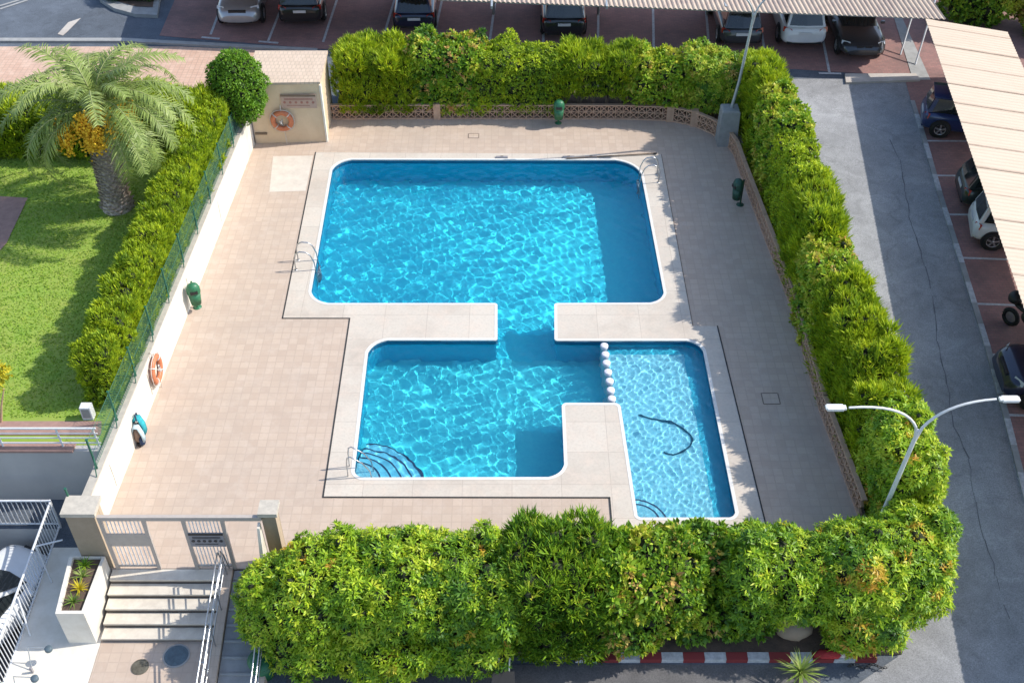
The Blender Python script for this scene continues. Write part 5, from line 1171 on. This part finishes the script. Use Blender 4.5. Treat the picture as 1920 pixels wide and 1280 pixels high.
    if style == 'sedan':
        for sy in (-1, 1): MB().box((.477 * L + .02, sy * .17, hood - .23), (.07, .27, .12)).build('grille', M['plastic_black'], t_, bevel=.01)
    else: MB().box((.476 * L + .015, 0, hood - .24), (.08, .72, .13)).build('grille', M['plastic_black'], t_, bevel=.01)
    MB().box((.485 * L + .005, 0, .33), (.06, W * .6, .10)).build('air_intake', M['plastic_black'], t_, bevel=.01); MB().box((-.487 * L, 0, .34), (.07, W * .75, .13)).build('rear_bumper', M['plastic_black'] if style in ('suv', 'hatch') else paint, t_, bevel=.015)
    m = MB()
    for x in (xf0 - .55, xf0 - 1.45):
        for sy in (-1, 1): m.box((x, sy * (hw + .006), belt - .16), (.16, .025, .03))
    return t_
SILV = carpaint('paint_silver', (.45, .46, .47), .5); BLK = carpaint('paint_black', (.02, .021, .024)); DBL = carpaint('paint_dark_blue', (.012, .018, .05)); WHT = carpaint('paint_white', (.72, .73, .73), 0)
DGR = carpaint('paint_dark_grey', (.045, .05, .055)); BLU = carpaint('paint_blue', (.015, .035, .13)); GRY = carpaint('paint_grey', (.13, .135, .14)); GRN = carpaint('paint_dark_green', (.02, .035, .03))
def park(label, px, heading, style, paint, front_px=True):
    """px: point on the ground under the end nearest the viewer"""
    g_ = G(*px); L = STY[style]['L']; up = R(90 + heading)
    d = Vector((math.cos(up), math.sin(up), 0)); c = Vector(g_) + d * L / 2
    return car(label, (c.x, c.y, zg(c.y) + .015), up if not front_px else up + math.pi, style, paint)
park('silver off-road car facing out at the left end of the top row', (450, 60), 1, 'suv', SILV)
park('black car parked tail out beside the silver off-roader', (566, 57), 1, 'suv', BLK, False)
park('dark blue car parked tail out, third from the left in the top row', (778, 68), 1, 'hatch', DBL, False)
park('black estate car with red tail lamps parked alone behind the hedge', (1057, 82), 0, 'suv', BLK, False)
park('dark grey car half hidden behind the forked lamp post', (1388, 97), 0, 'hatch', DGR, False)
park('white off-road car parked tail out under the top carport', (1504, 99), -1, 'suv', WHT, False)
park('dark sedan with a twin grille parked nose out beside the white off-road car', (1615, 121), -1.5, 'sedan', DGR)
def side(label, px, rz, style, paint, rear=True):
    """px: ground point under the middle of the end facing the road"""
    g_ = G(*px); L = STY[style]['L']; d = Vector((math.cos(rz), math.sin(rz), 0)); c = Vector(g_) + d * L / 2
    return car(label, (c.x, c.y, zg(c.y) + .015), rz if rear else rz + math.pi, style, paint)
side('dark blue small car with its tail towards the road in the first side bay', (1722, 232), R(-14), 'mini', BLU)
side('dark grey car mostly under the right carport roof, above the white one', (1790, 372), R(-8), 'hatch', GRN)
side('small white car with its tail towards the road under the right carport', (1812, 436), R(-12), 'mini', WHT)
side('black and blue car parked nose out beside the last visible bay line', (1862, 722), R(-5), 'suv', DBL, False)
cpit = P(18, 1040, -1.6); cr = car('white car down in the garage pit at the lower left', (-12.72, 15.55, -1.6), R(68), 'hatch', WHT, 'cars parked in the bays')
# motorcycle in the side bay
g_ = G(1893, 628); t_ = thing('motorcycle', 'black motorcycle with an orange panel under the right carport roof', 'motorcycle', (g_[0] + .42, g_[1] - .1, g_[2] + .012), R(-60))
for x in (-.65, .65):
    wl = MB(); pts = [(.24 * math.cos(a), 0, .24 * math.sin(a)) for a in [2 * math.pi * j / 20 for j in range(21)]]; wl.tube(pts, .07, 8); w_ = wl.build('wheel', M['rubber'], t_); w_.location = (x, 0, .31); MB().lathe([(0, -.03), (.17, -.02), (.17, .02), (0, .03)], (0, 0, 0), 16, 'Y', False).build('rim', M['alloy'], w_)
blobm((.05, 0, .62), (.42, .16, .2), 14, .04, 21).build('engine', M['plastic_black'], t_); blobm((.22, 0, .86), (.28, .15, .13), 14, .03, 22).build('fuel_tank', M['orange'], t_); blobm((-.32, 0, .84), (.42, .14, .08), 14, .03, 23).build('saddle', M['plastic_black'], t_)
blobm((-.72, 0, 1.02), (.22, .25, .2), 14, .03, 24).build('top_box', M['plastic_black'], t_); MB().tube([(.65, 0, .31), (.5, 0, .8), (.42, 0, 1.08)], .03).build('fork', M['alloy'], t_); MB().tube([(.34, -.36, 1.08), (.42, -.1, 1.1), (.42, .1, 1.1), (.34, .36, 1.08)], .018).build('handlebar', M['plastic_black'], t_)
blobm((.60, 0, .98), (.12, .13, .14), 12, .03, 25).build('headlight', M['lens_clear'], t_)
